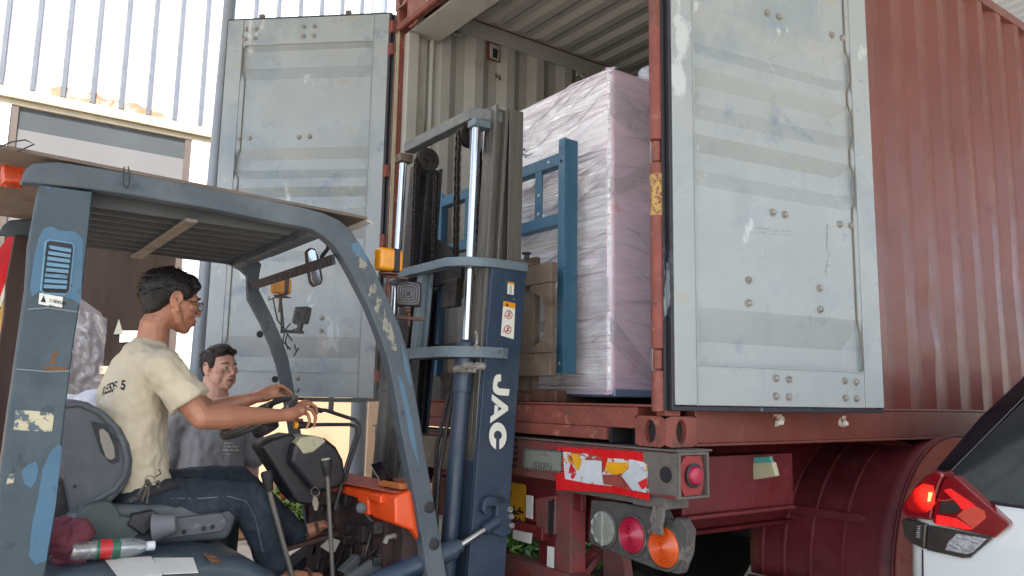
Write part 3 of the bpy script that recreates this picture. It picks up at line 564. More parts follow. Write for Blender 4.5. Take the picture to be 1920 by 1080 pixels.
# end tab under the beam
mb = MB(); mb.box(1.02, 1.20, .02, .15, 1.015, 1.061); mb.box(.62, 1.1, .03, .05, 1.02, 1.061); obj('lamp_bracket', mb, M['grey_dirt'], tr, bevel=.004)
# tail lamp cluster
YC = .06
pl = AT('y', YC, ((1108, 937), (1150, 940), (1240, 955), (1248, 972), (1262, 978), (1266, 970), (1278, 974), (1290, 995), (1286, 1040), (1272, 1077), (1230, 1068), (1108, 1020), (1103, 1010)))
mb = MB(); mb.prism(pl, (0, .05, 0)); cl = obj('tail_lamp_cluster', mb, M['lamp_body'], tr, bevel=.006)
for (q, r, mm, nm) in (((1133, 990), .073, 'lens_grey', 'clear_lens'), ((1187, 1003), .072, 'lens_pink', 'magenta_lens'), ((1247, 1026), .078, 'lens_orange', 'orange_lens')):
    p = at(*q, 'y', YC); k = MB(); k.lathe(p, (0, -1, 0), [(r*1.16, -.002), (r*1.14, .008), (r*1.02, .01), (r*1.0, .004)], 36); obj('lens_ring', k, M['lamp_body'], cl)
    rings = [(r, .003), (r*.98, .012)]
    for j in range(6): a = r*(.9-.15*j); rings += [(a, .018+.0015*j), (a-.05*r, .012+.0015*j)]
    rings += [(.001, .022)]
    if nm == 'clear_lens': rings = [(r, .003), (r*.97, .012), (r*.7, .018), (r*.3, .02), (.001, .021)]
    k = MB(); k.lathe(p, (0, -1, 0), rings, 36); L_ = obj('lens', k, M[mm], cl)
    if nm == 'clear_lens':
        k = MB(); k.obox(p+V((.01, -.021, 0)), (.004, 0, 0), (0, .003, 0), (0, 0, r*.95))
        for j in range(9): t = math.pi*2*j/9; k.lathe(p+V((math.cos(t)*r*.72, -.012, math.sin(t)*r*.72)), (0, -1, 0), [(.014, 0), (.014, .006), (.010, .004)], 10)
        obj('reflector_cups', k, mat('cup_grey', '#9a9e94', .4), L_)
# rags / twisted wire by cluster
mb = MB(); p = at(1238, 975, 'y', .03)
for k in range(8):
    rr = random.Random(k); mb.tube([p+V((rr.uniform(-.03, .03), -.01, .05)), p+V((rr.uniform(-.03, .03), -.02, 0)), p+V((rr.uniform(-.05, .05), -.02, -.05))], [.009, .012, .006], 7)
obj('twisted_tape', mb, M['grey_dirt'], tr)
# legs of the underrun frame
def leg_box(px0, px1, y, z0, z1, dy, mm, nm, py=1000):
    a, b_ = at(px0, py, 'y', y), at(px1, py, 'y', y); m_ = MB(); m_.box(a.x, b_.x, y, y+dy, z0, z1); return obj(nm, m_, M[mm], tr, bevel=.004)
leg_box(1041, 1070, .08, .25, 1.06, .09, 'trailer_dirt', 'underrun_leg'); leg_box(1010, 1040, .10, .25, .9, .03, 'trailer_red', 'underrun_plate', 1040)
mb = MB(); mb.box(-1.0, -.89, .08, .17, .25, 1.06); obj('underrun_leg', mb, M['trailer_dirt'], tr, bevel=.004)
mb = MB(); mb.prism(AT('y', .06, ((1002, 935), (1042, 928), (1040, 1003), (1005, 1000))), (0, .09, 0)); obj('bracket_box', mb, M['trailer_dirt'], tr, bevel=.006)
mb = MB(); mb.prism(AT('y', .055, ((1028, 940), (1038, 936), (1036, 1000), (1028, 1004))), (0, .03, 0)); obj('bracket_recess', mb, M['ink'], tr)
mb = MB(); mb.box(-1.1, .62, .1, .13, .93, 1.06); mb.box(-.6, .41, .09, .12, .84, .93); obj('plate_board', mb, M['trailer_red'], tr, bevel=.004)
mb = MB(); mb.box(-.9, .40, .05, .12, .775, .835); obj('lower_bar', mb, M['trailer_red'], tr, bevel=.006)
mb = MB(); mb.prism(AT('y', .046, ((963, 993), (998, 1000), (996, 1020), (962, 1010))), (0, -.003, 0)); obj('white_reflector', mb, M['label'], tr)
mb = MB(); mb.prism(AT('y', .09, ((1028, 1024), (1040, 1026), (1039, 1075), (1027, 1073))), (0, -.006, 0)); obj('white_reflector', mb, M['label'], tr)
mb = MB(); mb.box(-1.15, 1.15, .06, .15, .52, .66); obj('underrun_bar', mb, M['trailer_dirt'], tr, bevel=.008)
mb = MB(); mb.prism([at(1120, 1010, 'y', .3), at(1135, 1025, 'y', .3), at(1085, 1085, 'y', .15), at(1062, 1085, 'y', .15)], (0, .05, 0)); mb.prism(AT('y', .25, ((1130, 1020), (1165, 1030), (1172, 1085), (1132, 1085))), (0, .05, 0)); obj('frame_brace', mb, M['trailer_dirt'], tr)
pc = AT('y', .085, ((950, 902), (984, 908), (987, 912), (984, 990), (981, 993), (948, 982))); mb = MB(); mb.prism(pc, (0, -.004, 0)); npl = obj('number_plate', mb, M['plate_yellow'], tr, bevel=.001)
q = at(966, 985, 'y', .079); tm = text_mb('挂', .105, q+V((-.035, 0, -.002)), (1, 0, 0), (0, 0, 1), bold=.003); tm2 = text_mb('B', .10, at(948, 930, 'y', .079)+V((-.01, 0, 0)), (1, 0, 0), (0, 0, 1), bold=.004)
obj('plate_character', tm, M['ink'], npl, smooth=False); obj('plate_character', tm2, M['ink'], npl, smooth=False)
q = AT('y', .07, ((986, 928), (998, 930), (997, 974), (985, 970))); mb = MB(); mb.prism(q, (0, .01, 0)); obj('plate_clip', mb, M['label'], tr, bevel=.003)
# left end things seen between mast and pillar
mb = MB(); mb.box(-1.0, -.7, .0, .1, .95, 1.06); mb.box(-.48, -.30, -.03, .06, .80, 1.0); obj('hanging_box', mb, M['trailer_red'], tr, bevel=.006)
mb = MB(); mb.box(-.44, -.36, .0, .05, .5, .8); obj('white_board', mb, M['label'], tr)
# main rails, decks, axle
for s in (1, -1):
    mb = MB(); a = sorted((s*.52, s*.64)); mb.box(a[0], a[1], .2, 11.5, .80, 1.20); mb.box(a[0]-.04, a[1]+.04, .2, 11.5, .78, .80); mb.box(a[0]-.04, a[1]+.04, .2, 11.5, 1.2005, 1.22); obj('main_rail', mb, M['trailer_red'], tr, bevel=.004)
    mb = MB(); a = sorted((s*1.0, s*1.12)); mb.box(a[0], a[1], .2, .95, .97, 1.2); mb.box(a[0]-.01, a[1]+.03, .2, .92, .955, .97); obj('side_rail', mb, M['trailer_red'], tr, bevel=.004)
mb = MB()
for yy in (3.2, 4.4, 5.8, 7.8, 9.8, 11.4): mb.box(-1.15, 1.15, yy, yy+.12, 1.10, 1.24)
obj('deck_crossbeam', mb, M['trailer_red'], tr, bevel=.004)
for yy in (2.55, 3.9, 5.25):
    mb = MB(); mb.cyl((-.95, yy, .5), (.95, yy, .5), .065, 14); obj('axle', mb, M['grime'], tr)
    for s in (1, -1):
        for xx in (1.04, .74):
            w_ = MB(); w_.lathe((s*(xx-.13), yy, .5), (s, 0, 0), [(.28, 0), (.44, .0), (.5, .04), (.5, .22), (.44, .26), (.28, .26)], 32)
            wh = obj('wheel', w_, M['tread'], tr); w_ = MB(); w_.lathe((s*(xx-.1), yy, .5), (s, 0, 0), [(.28, 0), (.28, .2), (.26, .21), (.2, .12), (.1, .12), (.1, .2), (.001, .2)], 24); obj('rim', w_, M['trailer_dirt'], wh)
# mudguard: ribbed half drum round the wheels
YA, ZA, RM = 2.24, .56, .70
def arc(a, r): return (YA-r*math.cos(a), ZA+r*math.sin(a))
mb = MB(); K = 26; A0, A1 = -.12, math.pi+.12; sec = []
X0, X1 = .42, 1.25; xs = [X0]
for xc in (.50, .64, .80, .98): xs += [xc-.012, xc-.006, xc+.006, xc+.012]
xs += [1.17, 1.176, X1]
def rad(x):
    for xc in (.50, .64, .80, .98):
        if abs(x-xc) <= .0065: return RM+.010
    return RM+(.012 if x >= 1.175 else 0)
for k in range(K+1):
    a = A0+(A1-A0)*k/K; mb.v += [V((x, *arc(a, rad(x)))) for x in xs]
n = len(xs); mb.f = [(k*n+i, k*n+i+1, (k+1)*n+i+1, (k+1)*n+i) for k in range(K) for i in range(n-1)]
M['fender'] = mat('fender_red', '#64202a', .55, var=.15, vscale=3, patches=[('#7a4a4a', 4, .60, .2), ('#45181c', 2, .55, .2), ('#6b1c26', 3, .58, .15), ('#7a4a46', 30, .72, .02)], bump=.1)
mg = obj('mudguard', mb, M['fender'], tr, sharp=25); s_ = mg.modifiers.new('s', 'SOLIDIFY'); s_.thickness = .006
mb = MB(); mb.tube([V((X1, *arc(A0+(A1-A0)*k/K, RM+.008))) for k in range(K+1)], .010, 8); obj('rolled_edge', mb, M['fender'], mg)
mb = MB(); fx = (1.252, 1.27, 1.36, 1.365)
for k in range(K+1):
    a = A0+(A1-A0)*k/K; mb.v += [V((x, *arc(a, r))) for x, r in zip(fx, (RM+.004, RM-.004, RM-.012, RM-.02))]
mb.f = [(k*4+i, k*4+i+1, (k+1)*4+i+1, (k+1)*4+i) for k in range(K) for i in range(3)]
fl = obj('outer_flange', mb, mat('dusty_flange', '#94534a', .6, patches=[('#7e212b', 5, .58, .1)]), mg, sharp=25); s_ = fl.modifiers.new('s', 'SOLIDIFY'); s_.thickness = .005
mb = MB(); y_, z_ = arc(.42, RM+.016); mb.prism([(.42, y_, z_+.022), (1.08, y_, z_+.022), (1.10, y_, z_+.015), (1.10, y_, z_-.015), (1.08, y_, z_-.022), (.42, y_, z_-.022)], (0, -.006, 0)); obj('mudguard_strap', mb, M['fender'], mg, bevel=.002)
mb = MB(); mb.prism([(.5, 1.98, 1.235), (1.1, 1.98, 1.235), (1.14, 1.98, 1.22), (1.14, 1.98, 1.18), (.5, 1.98, 1.17)], (0, .008, 0)); obj('mudguard_bracket', mb, M['trailer_red'], mg, bevel=.002)
mb = MB(); mb.box(.42, 1.2, YA-RM-.03, YA-RM-.005, .3, .47); obj('mud_flap', mb, M['dark'], mg)
# small pale rear lamp hanging by its teal bracket
p = AT('y', .66, ((1402, 868), (1448, 866), (1455, 893), (1412, 900))); mb = MB(); mb.prism(p, (0, .03, 0)); sl_ = obj('hanging_lamp', mb, M['cream'], tr, bevel=.006)
mb = MB(); mb.prism(AT('y', .665, ((1405, 858), (1442, 857), (1446, 868), (1406, 870))), (0, .02, 0)); obj('teal_bracket', mb, M['teal'], sl_)
mb = MB(); mb.prism(AT('y', .68, ((1398, 856), (1444, 855), (1444, 858), (1402, 862), (1404, 882), (1399, 882))), (0, .02, 0)); obj('lamp_holder', mb, M['grey_dirt'], sl_)
mb = MB(); mb.box(.2, .9, .6, 1.2, .95, 1.1); obj('deck_box', mb, M['trailer_red'], tr, bevel=.01)

# ================================================================ film wrapped crate on the forks
CX0, CX1, CY0, CY1, CZ0, CZ1 = -.62, .560, .33, 1.75, 1.452, 3.115
def crate_face(o, e1, e2, nrm, n1, n2, seed, amp):
    def fn(a, b_):
        p = V(o)+V(e1)*a+V(e2)*b_; e = min(1, min(a, 1-a)*14)*min(1, min(b_, 1-b_)*14)
        q = V((p.x*2.2+p.y*2.2, seed, p.z*2.2)); d = noise.noise(q)*.5+noise.noise(V((q.x*1.5, seed+3, p.z*14+q.x*3)))*.35+noise.noise(V((q.x*9, seed+7, q.z*9)))*.15
        # edges pulled round
        r = .03; da = min(a, 1-a)*V(e1).length; db = min(b_, 1-b_)*V(e2).length
        inn = 0
        for t in (da, db):
            if t < r: inn += r-math.sqrt(max(0, r*r-(r-t)**2))
        return p+V(nrm)*(amp*d*e-inn*.8)
    return MB().grid(fn, n1, n2)
cm = MB(); cs_ = MB()
W, D, Hh = CX1-CX0, CY1-CY0, CZ1-CZ0
f = crate_face((CX0, CY0, CZ0), (W, 0, 0), (0, 0, Hh), (0, -1, 0), 90, 130, 1, .024); cm.add(f.v, f.f)
for f in (crate_face((CX1, CY0, CZ0), (0, D, 0), (0, 0, Hh), (1, 0, 0), 110, 130, 5, .010),
          crate_face((CX0, CY0, CZ1), (W, 0, 0), (0, D, 0), (0, 0, 1), 60, 60, 9, .02), crate_face((CX0, CY1, CZ0), (0, -D, 0), (0, 0, Hh), (-1, 0, 0), 30, 30, 12, .012), crate_face((CX1, CY1, CZ0), (-W, 0, 0), (0, 0, Hh), (0, 1, 0), 30, 30, 15, .012)):
    cs_.add(f.v, f.f)
cs_.add([(CX0, CY0, CZ0), (CX1, CY0, CZ0), (CX1, CY1, CZ0), (CX0, CY1, CZ0)], [(0, 1, 2, 3)])
cr = thing('wrapped_crate', 'tall crate in pink foam and clear stretch film carried on the forks inside the container', 'crate', (0, 1.0, CZ0))
M['foam_side'] = mat('foam_under_film', '#ecd2e2', .3, var=.05, vscale=2, coat=.9, bump=.5, bscale=5, stretch=(1, 1, 9), patches=[('#d6d2e6', 1.5, .55, .2), ('#eebcc8', 2.2, .62, .02, (1, 1, .8)), ('#f6f0f8', 5, .68, .1, (1, .6, 6))])
fo = obj('stretch_film', cm, M['film'], cr, fixn=False, sharp=180)
fo = obj('foam_sides', cs_, M['foam_side'], cr, fixn=False, sharp=60)
M['pink'] = mat('pink_foam', '#c9a4b4', .35, var=.08, vscale=5, coat=.8, bump=.4, bscale=8, stretch=(1, 1, 4))
# pink foam corner strips proud of the film
pk = MB()
def strip(ax, y0, y1, z0, z1): pass
path = [V((CX1+.004, CY0-.004, z)) for z in (CZ0+.03, 2.2, CZ1-.02)]
pk.tube([p+V((-.012, .012, 0)) for p in path], .022, 12); pass
# film tails: gathered folds as thin ridges on both faces
rg = MB(); rr = random.Random(4)
for k in range(46):
    z = rr.uniform(CZ0+.05, CZ1-.08); l = rr.uniform(.25, .8); x0 = rr.uniform(CX0+.2, CX1-l*.5); sl2 = rr.uniform(.05, .5); x1 = min(CX1-.01, x0+l)
    pts = [V((x0+(x1-x0)*t, CY0-.012-.006*math.sin(t*9+k), min(CZ1-.02, z+sl2*(x1-x0)*t*(1.2-.3*t)))) for t in [j/8 for j in range(9)]]
    rg.tube(pts, [.0005+.0028*math.sin(math.pi*j/8)*rr.uniform(.7, 1.3) for j in range(9)], 5, flat=1.2)
for k in range(20):
    z = rr.uniform(CZ0+.05, CZ1-.1); y0 = CY0+rr.uniform(0, .15); l = rr.uniform(.15, .6); sl2 = rr.uniform(-.9, .25)
    pts = [V((CX1+.010, y0+l*t, max(CZ0+.03, min(CZ1-.03, z+sl2*l*t)))) for t in [j/6 for j in range(7)]]
    rg.tube(pts, [.0005+.0026*math.sin(math.pi*j/6) for j in range(7)], 5)
obj('film_folds', rg, mat('fold_film', '#d5d0da', .15, coat=1, var=.05), cr)
fb_ = MB()
def band(ax, v_, q, nu=14, nv=6, am=.008):
    c4 = AT(ax, v_, q); nrm_ = V((0, -1, 0)) if ax == 'y' else V((1, 0, 0)); m_ = MB().grid(lambda a, b_: c4[0].lerp(c4[1], a).lerp(c4[3].lerp(c4[2], a), b_)+nrm_*(.004+am*noise.noise(V((a*5, b_*7, v_*9+q[0][1])))), nu, nv); fb_.add(m_.v, m_.f)
for q in (((962, 300), (1141, 205), (1141, 262), (962, 372)), ((962, 440), (1141, 300), (1141, 330), (962, 470)), ((962, 560), (1142, 520), (1142, 585), (962, 640))): band('y', CY0-.022, q)
for q in (((1142, 150), (1232, 240), (1232, 285), (1142, 215)), ((1142, 590), (1233, 705), (1233, 735), (1142, 640)), ((1142, 330), (1232, 300), (1232, 330), (1142, 372))): band('x', CX1+.012, q)
obj('film_band', fb_, clear_mat('band_film', .28, '#f0ecf2', .15, .14), cr, fixn=False, sharp=180)
tf = MB(); rr = random.Random(9)   # crumpled tail of film on the top edge
for q in ((1214, 141), (1222, 150), (1226, 160)):
    c_ = at(*q, 'z', CZ1+.03)
    tf.ball(c_, (.05, .05, .045), 16)
tfo = obj('film_crumple', tf, mat('foam_white', '#c6cad4', .4, coat=.5, bump=.6, bscale=20), cr); remesh(tfo, .008, 1)
d_ = tfo.modifiers.new('d', 'DISPLACE'); tx = bpy.data.textures.new('crump', 'CLOUDS'); tx.noise_scale = .05; d_.texture = tx; d_.strength = .04
# dark glyph marks printed on the film face
gm = MB()
for a_, b_ in (((972, 288), (990, 292)), ((976, 282), (984, 280)), ((984, 296), (998, 288))): gm.tube([at(*a_, 'y', CY0-.02), at(*b_, 'y', CY0-.02)], .006, 8)
obj('print_mark', gm, mat('mark_grey', '#5a5f6c', .5), cr)
bs = MB(); bs.box(CX0+.05, CX1+.01, CY0+.02, CY1, CZ0-.012, CZ0+.03); obj('skid', bs, mat('skid_blue', '#7c8ba4', .4, coat=.6), cr, bevel=.01)
# ================================================================ forklift
fk = thing('forklift', 'blue-grey forklift with orange cowl raising its mast towards the open container', 'forklift', (-.04, -1.3, 0))
XN, XF = .5, -.58
# rear posts
pp_ = ((74, 345), (174, 359), (165, 450), (157, 520), (150, 570), (139, 640), (124, 760), (113, 860), (101, 980), (84, 1085), (-24, 1085), (-3, 960), (0, 880), (22, 720), (48, 540), (53, 460))
def rear_post(x, t):
    return MB().prism([V((x, p.y, p.z)) for p in AT('x', XN, pp_)], (t, 0, 0))
rp = obj('rear_post', rear_post(XN, -.07), M['post'], fk, bevel=.006)
obj('rear_post', rear_post(XF, .07), M['dark_brown'], fk, bevel=.006)  # far post's shade is put into its colour: dark brown instead of blue
lv = MB(); q = AT('x', XN+.001, ((93, 452), (134, 458), (137, 465), (129, 545), (122, 550), (84, 548), (79, 543), (88, 455))); lv.prism(q, (.002, 0, 0)); vt = obj('vent_recess', lv, M['ink'], rp, smooth=False)
lv = MB(); ring = AT('x', XN+.001, ((93, 450), (135, 456), (139, 463), (131, 546), (123, 552), (83, 550), (77, 544), (86, 454))); lv.tube(ring+[ring[0]], .0035, 8, cap=False); 
for k in range(8):
    t = k/8; a = at(90-11*t+1.5, 463+84*t, 'x', XN+.004); b_ = at(134-10*t-1, 470+78*t, 'x', XN+.004); lv.obox((a+b_)/2+V((.004, 0, 0)), (b_-a)/2, (.005, 0, -.002), (.0012, 0, .0052))
obj('vent_louvre', lv, mat('louvre_blue', '#5f86a0', .5, patches=[('#45525e', 30, .6, .03)]), rp)
mb = MB(); mb.prism(AT('x', XN+.001, ((74, 549), (118, 557), (116, 578), (72, 570))), (.0015, 0, 0)); lb = obj('rating_plate', mb, M['label'], rp, smooth=False)
mb = MB(); mb.prism(AT('x', XN+.003, ((82, 554), (86, 567), (76, 566))), (.0006, 0, 0)); obj('triangle', mb, M['ink'], lb, smooth=False)
o_ = at(90, 568, 'x', XN+.0032); obj('plate_text', text_mb('工程机械', .012, o_+V((0, 0, .005)), (0, 1, -.16), (0, .16, 1)), M['ink'], lb, smooth=False)
o_ = at(91, 574, 'x', XN+.0032); obj('plate_text', text_mb('Safety First', .009, o_, (0, 1, -.16), (0, .16, 1)), M['ink'], lb, smooth=False)
mb = MB(); mb.prism(AT('x', XN+.001, ((30, 768), (96, 773), (101, 781), (97, 810), (25, 806))), (.0012, 0, 0)); obj('worn_sticker', mb, M['worn_label'], rp, smooth=False, label='worn pale sticker')
tp = MB(); tp.prism(AT('x', XN+.0006, ((72, 448), (82, 428), (97, 424), (110, 432), (140, 434), (156, 448), (152, 560), (148, 572), (140, 562), (118, 556), (74, 546), (60, 556), (56, 540), (64, 480))), (.0005, 0, 0))
tp.prism(AT('x', XN+.0006, ((110, 832), (116, 838), (104, 950), (86, 1052), (66, 1058), (54, 1042), (60, 985), (72, 930), (80, 880), (95, 846))), (.0005, 0, 0)); tp.prism(AT('x', XN+.0006, ((40, 884), (52, 872), (68, 865), (72, 880), (68, 900), (58, 915), (46, 908))), (.0005, 0, 0))
obj('touched_up_paint', tp, mat('touch_up', '#3d627c', .5, var=.08, patches=[('#34434f', 26, .66, .02)]), rp, smooth=False)
mb = MB(); mb.prism(AT('x', XN+.001, ((15, 890), (28, 888), (25, 905), (12, 908))), (.001, 0, 0)); obj('worn_sticker', mb, M['worn_label'], rp, smooth=False)
mb = MB(); mb.tube(AT('x', XN+.002, ((52, 580), (90, 577), (145, 585))), .003, 6); mb.tube(AT('x', XN+.002, ((30, 692), (90, 697), (130, 696))), .003, 6); obj('weld_seam', mb, mat('weld_pale', '#6a757c', .6), rp)
mb = MB(); mb.prism(AT('x', XN+.001, ((100, 657), (108, 660), (104, 680), (98, 684), (92, 679), (98, 670))), (.0008, 0, 0)); mb.prism(AT('x', XN+.001, ((82, 686), (128, 688), (120, 698), (84, 697))), (.0006, 0, 0)); obj('rust_spot', mb, mat('rust_spot', '#6a4a30', .8, var=.3, vscale=30), rp, smooth=False)
# side rails running into the curved front pillars
outer = ((38, 342), (46, 318), (62, 305), (110, 303), (240, 323), (400, 351), (520, 377), (575, 390), (607, 399), (637, 413), (658, 432), (676, 460), (700, 500), (728, 560), (751, 616), (765, 660), (775, 715), (788, 790), (799, 860), (814, 943), (825, 1006), (838, 1085))
inner = ((44, 343), (60, 344), (80, 346), (150, 353), (250, 367), (400, 393), (505, 415), (555, 424), (585, 431), (607, 444), (625, 460), (641, 482), (662, 520), (690, 575), (712, 630), (726, 672), (738, 725), (748, 785), (762, 860), (779, 943), (793, 1027), (802, 1085))
def side_frame(x, t):
    a = [V((x, p.y, p.z)) for p in AT('x', XN, outer)]; b_ = [V((x, p.y, p.z)) for p in AT('x', XN, inner)]
    if x < 0:
        for i, (p, q) in enumerate(zip(a, b_)):
            k = max(0, min(1, (2.08-p.z)/.12)); p.y -= .105*k; q.y -= .085*k
            m_ = (p+q)/2; p.y += (m_.y-p.y)*.22*k; q.y += (m_.y-q.y)*.12*k
    return MB().ribbon(a, b_, (t, 0, 0))
gr = obj('guard_frame', side_frame(XN+.004, -.06), M['guard'], fk, bevel=.008); gr2 = obj('guard_frame', side_frame(XF, .03), M['guard'], fk, bevel=.008)
for q in ((805, 951), (814, 1020)):
    mb = MB(); mb.lathe(at(*q, 'x', XN+.004), (1, 0, 0), [(.024, -.002), (.024, .003), (.019, .004), (.018, .001), (.001, .001)], 24); obj('access_cap', mb, M['dark'], gr)
for yz_ in ((-1.005, 1.72), (-.915, 1.5)):
    mb = MB(); mb.lathe((XF+.031, *yz_), (1, 0, 0), [(.017, 0), (.017, .003)], 16); obj('round_hole', mb, M['ink'], gr2)
# scraped paint on the near pillar
sc = MB(); sc.prism(AT('x', XN+.0045, ((666, 478), (675, 474), (684, 486), (699, 522), (712, 552), (728, 592), (742, 640), (744, 658), (734, 656), (722, 626), (706, 588), (690, 552), (676, 512))), (.0006, 0, 0))
obj('scraped_primer', sc, mat('scraped', '#464f58', .6, var=.15, vscale=40, patches=[('#8a877c', 26, .50, .03, (1, 1, .6)), ('#5c5e5c', 48, .58, .03), ('#a3a094', 60, .68, .02)], bump=.4), gr, smooth=False)
mb = MB(); mb.prism(AT('x', XN+.0045, ((658, 458), (672, 453), (683, 470), (690, 492), (682, 490), (672, 478), (662, 474))), (.0007, 0, 0)); mb.prism(AT('x', XN+.0045, ((752, 640), (762, 672), (772, 722), (768, 722), (758, 690))), (.0007, 0, 0)); mb.prism(AT('x', XN+.0045, ((745, 700), (757, 720), (775, 800), (787, 880), (770, 830))), (.0005, 0, 0)); obj('touched_up_paint', mb, mat('touch_blue', '#4b6a80', .5), gr, smooth=False)
# roof: longitudinal bars, cross bars, thin board on top
ZR = 2.06
def yz(px, py): p = at(px, py, 'x', XN); return p.y, p.z
ya, za = yz(150, 340); yb, zb = yz(585, 415)
for k in range(9):
    x = XF+.10+k*.108; yE = yb-.02-.0*k
    mb = MB(); mb.prism([(x, ya, za-.055), (x, yE-.03, zb-.045), (x, yE, zb-.02), (x, yE, zb+.012), (x, ya, za+.005)], (.014, 0, 0)); obj('roof_bar', mb, M.setdefault('slat', mat('slat_grey', '#474a4e', .6, var=.15, vscale=6)), fk, bevel=.002)
mb = MB(); mb.obox(((XN+XF)/2, ya-.02, za-.03), ((XN-XF)/2-.05, 0, 0), (0, .02, 0), (0, 0, .035)); mb.obox(((XN+XF)/2, yb+.03, zb-.02), ((XN-XF)/2-.05, 0, 0), (0, .02, -.004), (0, .004, .03)); obj('guard_crossbar', mb, M['guard'], fk, bevel=.004)
mb = MB(); a = at(272, 458, 'z', 2.0); mb.obox(((XN+XF)/2, (ya+yb)/2-.03, 2.035), ((XN-XF)/2-.05, 0, 0), (0, .02, 0), (0, 0, .006)); obj('stiffener', mb, mat('stiffener_grey', '#6f6a62', .6), fk)
bd = MB(); t0 = V((XN+.006, *yz(-30, 272))); t1 = V((XN+.006, *yz(688, 412)))
bd.prism([t0, t1, V((XF-.05, t1.y, t1.z)), V((XF-.05, t0.y, t0.z))], (0, 0, .012)); rb = obj('roof_board', bd, M['ply'], fk, bevel=.002)
mb = MB(); c0 = t1+V((-.01, -.01, .002)); mb.prism([c0, c0+V((-.4, 0, .0)), c0+V((-.35, .05, -.01)), c0+V((.0, .035, -.012))], (0, 0, .003)); obj('torn_corner', mb, M['label'], rb)
wr = MB(); pts = [V((XN+.035, *yz(233+6*math.cos(t), 335+22*math.sin(t)))) for t in [j*math.pi/8-1 for j in range(14)]]; wr.tube(pts, .0022, 5)
pts = [V((XN+.038, *yz(x, y))) for x, y in ((-10, 284), (20, 272), (45, 268), (62, 276), (30, 290))]; wr.tube(pts, .0025, 5); obj('binding_wire', wr, M['dark'], fk)
mb = MB(); mb.obox(((XF+XN)/2+.01, -1.065, 1.955), ((XN-XF)/2-.04, 0, 0), (0, .006, .002), (0, -.004, .020)); obj('windshield_bar', mb, M['dark'], fk)
# windshield sheet following the front pillars
mb = MB(); ed = AT('x', XN, ((641, 482), (662, 520), (690, 575), (712, 630), (726, 672), (738, 725), (748, 785), (762, 860), (768, 905)))
vs = []
for p in ed: vs += [V((XF+.05, p.y+.012, p.z)), V((XN-.058, p.y+.012, p.z))]
mb.add(vs, [(2*i, 2*i+1, 2*i+3, 2*i+2) for i in range(len(ed)-1)]); obj('windshield', mb, M['shield'], fk)
# rear beacon on the guard's tail
mb = MB(); mb.prism(AT('x', .3, ((2, 303), (58, 306), (60, 330), (50, 345), (2, 342))), (-.09, 0, 0)); bo = obj('beacon', mb, M['beacon'], fk, bevel=.012)
mb = MB(); mb.prism(AT('x', .31, ((-20, 296), (62, 297), (62, 306), (-20, 305))), (-.12, 0, 0)); obj('beacon_bracket', mb, M['ply'], bo, bevel=.004)

# engine hood, seat
hd = [(-2.15, .3), (-2.15, .77), (-2.08, .83), (-1.92, .862), (-1.66, .874), (-1.45, .868), (-1.32, .845), (-1.22, .785), (-1.13, .68), (-1.10, .3)]
mb = MB(); mb.prism([(.46, y, z) for y, z in hd], (-.98, 0, 0)); hdo = obj('engine_hood', mb, M['hood'], fk, bevel=.05, seg=5)
mb = MB(); mb.prism([(.50, y, z) for y, z in ((-2.3, .2), (-2.3, .78), (-2.0, .80), (-1.6, .80), (-1.25, .68), (-1.1, .45), (-.9, .3), (-.9, .2))], (-1.07, 0, 0)); obj('chassis', mb, M['grime'], fk, bevel=.02)
bs = MB(); sh = AT('x', .12, ((112, 752), (140, 749), (165, 754), (200, 774), (228, 802), (244, 832), (250, 862), (247, 892), (234, 918), (205, 948), (150, 975), (135, 968), (122, 900), (108, 850), (100, 790)))
bs.prism(sh, (-.44, 0, 0)); seat = obj('seat_back', bs, M['seat'], fk, bevel=.03, seg=4)
def shell(pts, x, dx, m, nm, par, bev=.006, seg=3, label=None):
    mb = MB(); mb.prism(AT('x', x, pts), (dx, 0, 0)); return obj(nm, mb, m, par, bevel=bev, seg=seg, label=label)
rim = AT('x', .122, ((118, 760), (150, 757), (185, 772), (215, 800), (232, 832), (238, 865), (233, 893), (215, 918), (185, 935), (150, 955)))
mb = MB(); mb.tube(rim, .012, 10); obj('seat_piping', mb, M['seat'], seat)
shell(((170, 790), (198, 795), (222, 830), (224, 866), (210, 870), (190, 850), (180, 820)), .121, .004, mat('seat_recess', '#2c3035', .7), 'moulded_recess', seat, .003)
shell(((185, 806), (192, 803), (203, 812), (214, 838), (216, 858), (208, 863), (198, 858), (188, 828)), .126, .006, mat('grab_slot', '#8c877c', .6), 'grab_slot', seat, .004)
mb = MB(); mb.lathe(at(217, 826, 'x', .128), (1, 0, 0), [(.006, 0), (.006, .003), (.001, .003)], 10); mb.lathe(at(140, 912, 'x', .121), (1, 0, 0), [(.006, 0), (.006, .003), (.001, .003)], 10); obj('screw', mb, M['ink'], seat)
shell(((96, 905), (120, 895), (140, 958), (110, 1000), (90, 975)), .05, -.3, M['dark'], 'seat_frame', fk, .008)
shell(((147, 975), (155, 955), (175, 943), (205, 940), (220, 950), (228, 968), (268, 972), (262, 1005), (235, 1022), (150, 1022)), .19, -.1, mat('bolster_grey', '#47504f', .6, patches=[('#5a6262', 8, .6, .1)]), 'seat_bracket', fk, .012)
mb = MB(); mb.prism([(.15, y, z) for y, z in ((-1.86, .87), (-1.86, 1.0), (-1.72, 1.02), (-1.3, 1.0), (-1.27, .95), (-1.3, .86))], (-.46, 0, 0)); obj('seat_cushion', mb, M['seat'], fk, bevel=.03, seg=4)
shell(((250, 965), (290, 957), (302, 970), (270, 1005), (240, 985)), .21, -.05, M['dark'], 'seat_clip', fk, .006)
